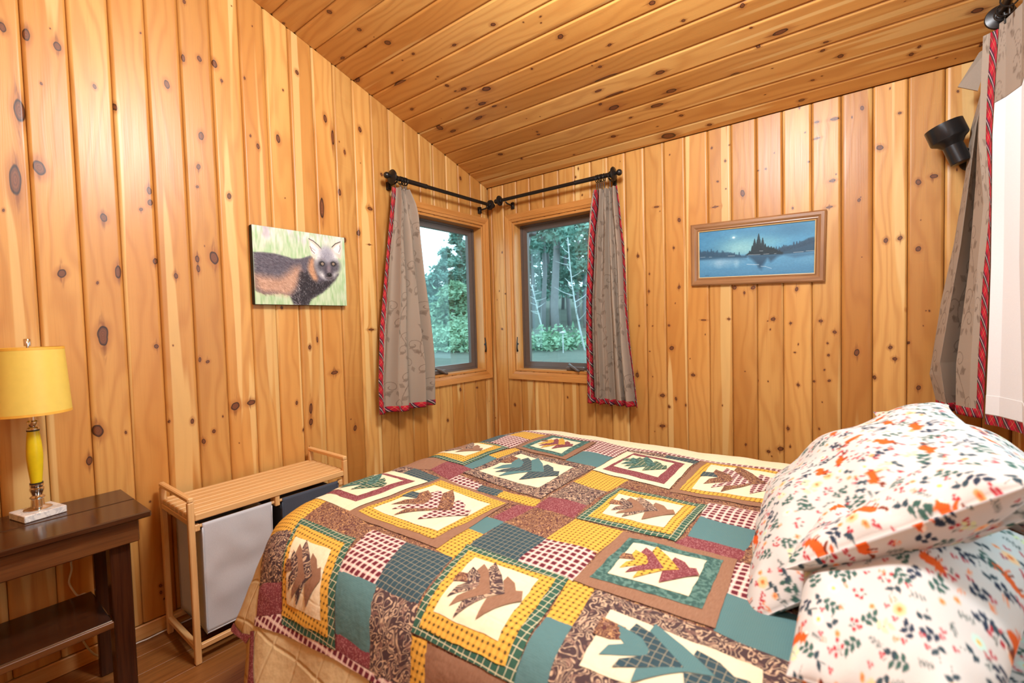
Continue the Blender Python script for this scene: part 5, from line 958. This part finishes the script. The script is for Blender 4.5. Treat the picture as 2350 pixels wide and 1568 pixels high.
# ------------------------------------------------------------------ lamp
lm = thing('table_lamp', 'yellow drum shade lamp with a turned yellow stem on white marble', 'lamp', (.172, -2.712, .6905))
L0 = Vector((.172, -2.712, .6905)); UPZ = Vector((0, 0, 1)); ang = math.radians(14)
def kl(o): return keep(o, lm)
b = MB().box(-.056, .056, -.056, .056, 0, .024, .002).build('marble_base', MARBLE); b.data.transform(Matrix.Translation(L0) @ Matrix.Rotation(ang, 4, 'Z')); kl(b)
kl(autosmooth(MB().lathe([(.036, .0243), (.037, .027), (.030, .031), (.018, .036), (.016, .060), (.020, .064), (.020, .067), (.013, .073), (.016, .083), (.019, .092), (.019, .098), (.016, .101), (.018, .106), (.018, .113)], L0, UPZ, 32).build('chrome_foot', CHROME), 40))
kl(autosmooth(MB().lathe([(.0175, .1132), (.0175, .118)], L0, UPZ, 28).build('lower_band', BLACK_BAND), 40))
kl(autosmooth(MB().lathe([(.0150, .1182), (.0165, .135), (.0195, .170), (.0215, .205), (.0215, .225), (.0198, .255), (.0170, .285), (.0150, .300)], L0, UPZ, 32).build('turned_stem', YELLOW_STEM), 60))
kl(autosmooth(MB().lathe([(.0168, .3002), (.0168, .305)], L0, UPZ, 28).build('upper_band', BLACK_BAND), 40))
kl(autosmooth(MB().lathe([(.016, .3052), (.016, .310), (.011, .315), (.015, .325), (.015, .333), (.010, .338), (.010, .39), (.012, .392), (.012, .43), (.004, .432), (.004, .598), (.009, .599), (.0095, .622), (.008, .624)], L0, UPZ, 28).build('chrome_neck', CHROME), 40))
kl(autosmooth(MB().lathe([(.022, .392), (.030, .44), (.028, .47), (.012, .50), (.0, .503)], L0+Vector((.0, .0, .0)), UPZ, 20, False).build('bulb', plain('lamp_bulb', (.85, .85, .8, 1), .2)), 60))
shp = [(.1045, .362), (.0930, .594), (.0917, .594), (.1032, .362)]
s_ = MB().lathe(shp+[shp[0]], L0, UPZ, 72, False).build('lamp_shade', YELLOW_SHADE); autosmooth(s_, 40); kl(s_)
for z, r in ((.362, .1047), (.5855, .0940)): (autosmooth(MB().lathe([(r, z), (r-.0006, z+.0085), (r-.0030, z+.0085), (r-.0024, z), (r, z)], L0, UPZ, 72, False).build('shade_trim', SHADE_TRIM, s_), 40))
m = MB()
for k in range(3):
    a = 2*PI*k/3+.4; m.tube([L0+Vector((.004*math.cos(a), .004*math.sin(a), .592)), L0+Vector((.0915*math.cos(a), .0915*math.sin(a), .590))], .0012, 6)
m.build('shade_spider', CHROME, s_)
m = MB().tube([(.120, -2.706, .712), (.116, -2.702, .716), (.108, -2.70, .7)], .003, 6); kl(m.build('cord_grommet', CORD))
def smooth_path(P, n=6):
    P = [Vector(p) for p in P]; out = []
    for i in range(len(P)-1):
        p0, p1, p2, p3 = P[max(i-1, 0)], P[i], P[i+1], P[min(i+2, len(P)-1)]
        for k in range(n):
            t = k/n; out.append(.5*((2*p1)+(p2-p0)*t+(2*p0-5*p1+4*p2-p3)*t*t+(-p0+3*p1-3*p2+p3)*t**3))
    return out+[P[-1]]
c_ = MB().tube(smooth_path([(.04, -2.64, .60), (.03, -2.618, .50), (.03, -2.618, .438), (.03, -2.618, .406), (.03, -2.627, .363), (.03, -2.617, .325), (.03, -2.604, .298), (.03, -2.585, .297), (.03, -2.568, .278), (.03, -2.572, .25), (.03, -2.60, .262), (.03, -2.612, .24), (.03, -2.60, .12), (.032, -2.56, .03), (.034, -2.50, .006), (.030, -2.43, .006), (.034, -2.40, .006), (.032, -2.37, .006), (.029, -2.336, .006), (.028, -2.28, .006), (.026, -2.1, .006)]), .0032, 8).build('lamp_cord', CORD, None, True)
tag(c_, 'white lamp cord looping down the left wall behind the side table', 'cord')
# ------------------------------------------------------------------ laundry sorter
hp = thing('laundry_sorter', 'bamboo laundry sorter with slatted top against the left wall', 'laundry sorter', (.22, -1.98, 0))
def kh(m, n, mat): return keep(m.build(n, mat), hp)
X0, X1, Y0, Y1 = .046, .392, -2.331, -1.632; tk = .022
for ya in (Y0, Y1-tk):
    for xa in (X0, X1-tk): kh(MB().box(xa, xa+tk, ya, ya+tk, .001, .652, .003), 'leg', BAMBOO_V)
    kh(MB().box(X0, X1, ya, ya+tk, .6525, .672, .004), 'handle_rail', BAMBOO_X); kh(MB().box(X0+tk+.0005, X1-tk-.0005, ya+.001, ya+tk-.001, .562, .583, .002), 'cross_rail', BAMBOO_X)
    kh(MB().box(X0+tk+.0005, X1-tk-.0005, ya+.001, ya+tk-.001, .057, .078, .002), 'bottom_rail', BAMBOO_X)
for xa in (X0, X1-tk): kh(MB().box(xa+.002, xa+tk-.002, Y0+tk+.0005, Y1-tk-.0005, .056, .076, .002), 'bottom_rail', BAMBOO)
ns = 6; sw = (X1-X0-2*tk-.004)/ns
for i in range(ns): kh(MB().box(X0+tk+.002+sw*i+.0055, X0+tk+.002+sw*(i+1)-.0055, Y0+.004, Y1-.004, .5835, .602, .003), 'slat', BAMBOO)
kh(MB().box(X1-tk+.003, X1+.0, Y0+tk+.0005, Y1-tk-.0005, .575, .6015, .003), 'front_slat', BAMBOO)
kh(MB().box(X0+.0, X0+tk-.003, Y0+tk+.0005, Y1-tk-.0005, .575, .6015, .003), 'back_slat', BAMBOO)
YM = -1.985
kh(MB().box(X1-.055, X1-.004, YM-.010, YM+.010, .530, .574, .002), 'hook_block', BAMBOO_V); kh(MB().box(X0+.004, X0+.05, YM-.010, YM+.010, .530, .574, .002), 'hook_block', BAMBOO_V); kh(MB().box(X0+.051, X1-.056, YM-.009, YM+.009, .556, .574, .002), 'divider_rail', BAMBOO_X)
for ya in (Y0+tk, Y1-tk-.022):
    for xa in (X1-.034, X0+.012): kh(MB().box(xa, xa+.022, ya+.001, ya+.021, .528, .556, .003), 'hook_block', BAMBOO_V)
def bag(name, label, y0, y1, mat, inner, zb):
    t = thing(name, label, 'laundry bag', (.22, (y0+y1)/2, zb), None); x0, x1 = X0+.03, X1-.022; ztp = .546
    for xd in (x0, x1):
        o = keep(autosmooth(MB().lathe([(.0, -.024), (.0075, -.024), (.0105, -.021), (.0105, -.014), (.0075, -.011), (.0075, y1-y0+.011), (.0105, y1-y0+.014), (.0105, y1-y0+.021), (.0075, y1-y0+.024), (0, y1-y0+.024)], (xd, y0, ztp), (0, 1, 0), 16, False).build('dowel', BAMBOO), 40), t)
    # walls: front/back sheets with folds, sides, bottom
    def wall(fn, nu, nv, nm, m, sol=.0022):
        U, W = np.meshgrid(np.linspace(0, 1, nu), np.linspace(0, 1, nv)); o = mk(nm, fn(U.ravel(), W.ravel()), gridfaces(nv, nu), m, None, True); s = o.modifiers.new('cloth', 'SOLIDIFY'); s.thickness = sol; s.offset = 0; return keep(o, t)
    nz = lambda u, w, k: np.array([mnoise.noise(Vector((a*4, b*5, k))) for a, b in zip(u, w)])
    H = ztp+.0095
    def sag(w, u): return np.sin(PI*u)*.012*np.exp(-((1-w)/.10)**2)
    front = lambda u, w: np.stack([x1+.0095-.018*(1-w)+nz(u, w, 1.)*.007*(1-w**8)*np.sin(PI*np.clip(w, 0, 1))**.5, y0+.002+(y1-y0-.004)*(u+.02*(1-w)*(.5-u)), zb+(H-zb)*w-sag(w, u)*0], -1)
    back = lambda u, w: np.stack([x0-.0095+.012*(1-w), y0+.002+(y1-y0-.004)*u, zb+(H-zb)*w], -1)
    side = lambda yy, sg: (lambda u, w: np.stack([x0-.008+(x1-x0+.016)*u-.012*(1-w)*(u-.3), yy+sg*.010*np.sin(PI*u)*(1-w*.4)*.6, zb+(H-.03-zb)*w], -1))
    bf = wall(front, 26, 34, 'bag_front', mat); wall(back, 12, 12, 'bag_back', mat); wall(side(y0+.003, 1), 14, 16, 'bag_side', mat); wall(side(y1-.003, -1), 14, 16, 'bag_side', mat)
    wall(lambda u, w: np.stack([x0+.006+(x1-x0-.014)*u, y0+.004+(y1-y0-.008)*w, np.full_like(u, zb+.002)], -1), 8, 8, 'bag_bottom', inner)
    wall(lambda u, w: np.stack([x0+.0+.004+0*u, y0+.006+(y1-y0-.012)*u, zb+.01+(H-zb-.03)*w], -1), 6, 6, 'bag_inside', inner)
    m = MB()
    for yy in (y0+.002, y1-.002): m.tube([(x1+.0105-.018*(1-w), yy+(.02*(1-w)*.5*(y1-y0))*(1 if yy < (y0+y1)/2 else -1), zb+(H-zb)*w) for w in np.linspace(0, .96, 14)], .003, 6)
    m.tube([(x1-.0075, y0+.006, zb), (x1-.0075, y1-.006, zb)], .003, 6); m.build('piping', mat, bf, True)
    return t
bag('laundry_bag', 'light grey canvas laundry bag hanging in the bamboo sorter', Y0+.048, YM-.022, GREYBAG, GREYIN, .095)
bag('laundry_bag', 'charcoal canvas laundry bag hanging in the sorter beside the bed', YM+.022, Y1-.048, DARKBAG, GREYIN, .095)
# ------------------------------------------------------------------ outside
def gz(x, y):
    d = math.hypot(min(x, 0), max(y, 0)); return -.05 + .034*d - .12*max(0, 1-d/2) + max(0, d-34)*.10 + .08*mnoise.noise(Vector((x*.35, y*.35, 0)))
LEAF1 = plain('pine_needles', (.16, .30, .25, 1), .8, .2, 0, .07, 1.2); LEAF2 = plain('broad_leaves', (.22, .37, .25, 1), .8, .2, 0, .07, 1.2)
BARK = plain('grey_bark', (.22, .22, .23, 1), .9, .2, 0, .05, 6); BIRCH = plain('birch_bark', (.42, .46, .47, 1), .8, .2, 0, .05, 9); GROUNDM = plain('forest_floor', (.115, .135, .115, 1), .95, .1, 0, .07, 1.5)
xs = np.linspace(-76, 8, 70); ys = np.linspace(-14, 76, 76); X, Y = np.meshgrid(xs, ys)
Z = np.array([gz(a, b) for a, b in zip(X.ravel(), Y.ravel())])
struct(mk('terrain', np.stack([X.ravel(), Y.ravel(), Z], -1), gridfaces(76, 70), GROUNDM, None, True))
def leaves(n, fn, size, seed):
    r = np.random.default_rng(seed); V = np.empty((n*3, 3)); P = fn(r, n); a = r.normal(size=(n, 3)); a[:, 2] *= .5; a /= np.linalg.norm(a, axis=1)[:, None]; b = r.normal(size=(n, 3)); b -= a*(a*b).sum(1)[:, None]; b /= np.linalg.norm(b, axis=1)[:, None]
    s = size*r.uniform(.6, 1.4, (n, 1)); V[0::3] = P+a*s; V[1::3] = P-a*s*.6+b*s*.45; V[2::3] = P-a*s*.6-b*s*.45
    return V, np.arange(n*3).reshape(n, 3)
def tree(name, label, loc, h, crown0, R, mat, bark, seed, group, n=3600, tr=.13, size=.17, lean=(0, 0), kind='pine'):
    t = thing(name, label, 'tree', loc, group); r = np.random.default_rng(seed)
    ax = lambda z: np.array([lean[0]*z/h+.12*math.sin(z*.7+seed), lean[1]*z/h+.12*math.cos(z*.6+seed), z])
    keepz = lambda o: (setattr(o, 'parent', t), o)[1]
    zz = np.linspace(-.3, h, 9); m = MB().tube([tuple(ax(z)) for z in zz], [tr*(1-.85*max(z, 0)/h)+.012 for z in zz], 8); keepz(m.build('trunk', bark, None, True))
    nb = 26 if kind != 'bare' else 14; br = []
    for i in range(nb):
        z = crown0+(h-crown0)*((i+.5)/nb); rad = R*(1-((z-crown0)/(h-crown0)))**.7*r.uniform(.55, 1.15)+.12; a = r.uniform(0, 2*PI); br.append((z, rad, a, r.uniform(-.25, .10) if kind == 'pine' else r.uniform(.1, .7)))
    m = MB()
    for z, rad, a, dr in br:
        p = ax(z); m.tube([tuple(p), tuple(p+np.array([math.cos(a)*rad*.5, math.sin(a)*rad*.5, dr*rad*.4])), tuple(p+np.array([math.cos(a)*rad, math.sin(a)*rad, dr*rad]))], [.02, .013, .005], 4, False)
    keepz(m.build('branches', bark, None, True))
    if n:
        def fn(r, n):
            i = r.integers(0, nb, n); B = np.array(br); z, rad, a, dr = B[i].T; u = r.beta(1.8, 1.1, n); cl = r.normal(size=(n, 3))*np.array([.16, .16, .10])*(1+rad[:, None]*.35)
            c = np.array([ax(q) for q in z]); return c+np.stack([np.cos(a)*rad*u, np.sin(a)*rad*u, dr*rad*u], -1)+cl
        V, F = leaves(n, fn, size, seed); stuff(keepz(mk('foliage', V, F, mat)))
    return t
def far(u, v, d):
    """ground point under the sight line at bearing (u, v)"""
    x, y = 2.494+u*d, -2.959+v*d; return (x, y, gz(x, y))
GL, GR = 'trees beyond the left window', 'pines beyond the rear window'
def bearing(px):
    # horizontal bearing of a picture column at eye level
    q = np.array(RC).T @ np.array([(px-1175)/1062.07, (745-784)/1062.07, 1.0]); q /= math.hypot(q[0], q[1]); return q[0], q[1]
EV = 'evergreen in the tree line beyond the window by the fox picture'
LL = ['tallest evergreen in the middle of the window by the fox picture', EV, EV, EV, 'low distant evergreen nearest the curtain in the window by the fox picture', 'light green leafy young tree standing before the tallest evergreen', 'small light green leafy tree low beside the curtain by the fox picture', EV, EV]
for i, (px, d, yt, R, mt) in enumerate([(1062, 32, 528, 2.6, LEAF1), (1030, 36, 570, 2.6, LEAF1), (1087, 38, 530, 2.8, LEAF1), (1006, 34, 622, 2.4, LEAF1), (984, 40, 665, 2.4, LEAF1), (1046, 25, 650, 1.9, LEAF2), (1010, 27, 705, 1.8, LEAF2), (958, 44, 690, 2.8, LEAF1), (1112, 44, 505, 3.2, LEAF1)]):
    P_ = far(*bearing(px), d); h = 1.32+d*(745-yt)/1076-P_[2]
    tree('conifer' if mt is LEAF1 else 'young_tree', LL[i], P_, h, .35, R, mt, BARK, 30+i, GL if i in (1, 2, 3, 7, 8) else None, 5200, .14, .17)
for i, (px, d, h, R, c0, tr) in enumerate([(1278, 26, 15, 2.6, 4.6, .24), (1249, 30, 16, 2.6, 5.0, .17), (1222, 34, 17, 2.8, 4.4, .17), (1264, 38, 17, 3.0, 4.0, .17), (1304, 36, 16, 2.8, 3.4, .17), (1328, 40, 17, 3.2, 2.6, .18), (1346, 33, 13, 2.6, 2.8, .16), (1204, 42, 17, 3.2, 2.0, .18), (1240, 48, 17, 3.6, 1.2, .18), (1292, 50, 17, 3.6, 1.2, .18), (1352, 50, 18, 3.6, 1.2, .18), (1384, 42, 16, 3.2, 2.2, .18)]):
    tree('pine_tree', 'thickest pine trunk in the middle of the view through the rear window' if i == 0 else 'tall pine in the dim woods behind the thickest trunk beyond the rear window', far(*bearing(px), d), h, c0, R, LEAF1, BARK, 60+i, GR if i else None, 5200, tr, .19)
tree('birch_tree', 'thin white forked birch leaning left beyond the rear window', far(*bearing(1249), 18), 2.4, 1.2, .45, LEAF2, BIRCH, 90, None, 0, .022, .1, (-.25, -.2), 'bare')
tree('birch_tree', 'bare white birch close to the curtain in the rear window', far(*bearing(1344), 16), 3.9, .9, .9, LEAF2, BIRCH, 91, None, 0, .024, .1, (-.55, -.1), 'bare')
def shrub(label, px, d, R, H, seed):
    p = far(*bearing(px), d); t = thing('shrub', label, 'shrub', p)
    V, F = leaves(1500, lambda r, n: np.stack([r.normal(size=n)*R*.5, r.normal(size=n)*R*.5, np.abs(r.normal(size=n))*H*.5], -1), .11, seed); o = stuff(mk('foliage', V, F, LEAF2)); o.parent = t
    m = MB(); r = np.random.default_rng(seed)
    for k in range(8):
        a = r.uniform(0, 2*PI); m.tube([(0, 0, -.1), (math.cos(a)*R*.4, math.sin(a)*R*.4, H*.45)], [.02, .008], 5)
    o = m.build('stems', BARK); o.parent = t
shrub('wide low green shrub on the slope beyond the rear window', 1255, 17, 1.5, .6, 3); shrub('low green shrub at the foot of the trees beyond the left window', 1040, 17, 1.4, .8, 4)
p = Vector(far(*bearing(1291), 15)); lp = thing('garden_post_light', 'slender metal post light on the slope beyond the rear window', 'lamp post', tuple(p))
STEEL = plain('galvanised_steel', (.52, .55, .57, 1), .4, .5, .5)
o = MB().tube([(0, 0, -.1), (0, 0, .62)], .018, 10).build('post', STEEL); o.parent = lp
m = MB().lathe([(0, .62), (.07, .63), (.09, .66), (.03, .70), (0, .71)], (0, 0, 0), (0, 0, 1), 16, False); m.tube([(-.11, 0, .66), (.11, 0, .66)], .02, 8); o = m.build('lamp_head', STEEL); o.parent = lp
ev = thing('roof_eave', 'blue grey roof eave outside at the upper left of the rear window', 'roof', (-.5, 1.3, 2.4))
FASC = plain('blue_grey_fascia', (.26, .33, .42, 1), .6); SHADOW = plain('dark_soffit', (.07, .075, .085, 1), .7)  # blue grey for the fascia, plain dark grey for the eave bracket
m = MB(); V = [(-.75, 1.10, 1.90), (-.40, 1.10, 2.02), (-.29, 1.10, 2.40), (-.75, 1.10, 2.45)]; V += [(x-.4, y+.4, z) for x, y, z in V]
keep(m.add(V, [(0, 1, 2, 3), (7, 6, 5, 4), (0, 4, 5, 1), (1, 5, 6, 2), (2, 6, 7, 3), (3, 7, 4, 0)]).build('fascia', FASC), ev)
keep(MB().box(-.40, -.26, 1.0, 1.095, 2.24, 2.42, .01).build('bracket', SHADOW), ev)
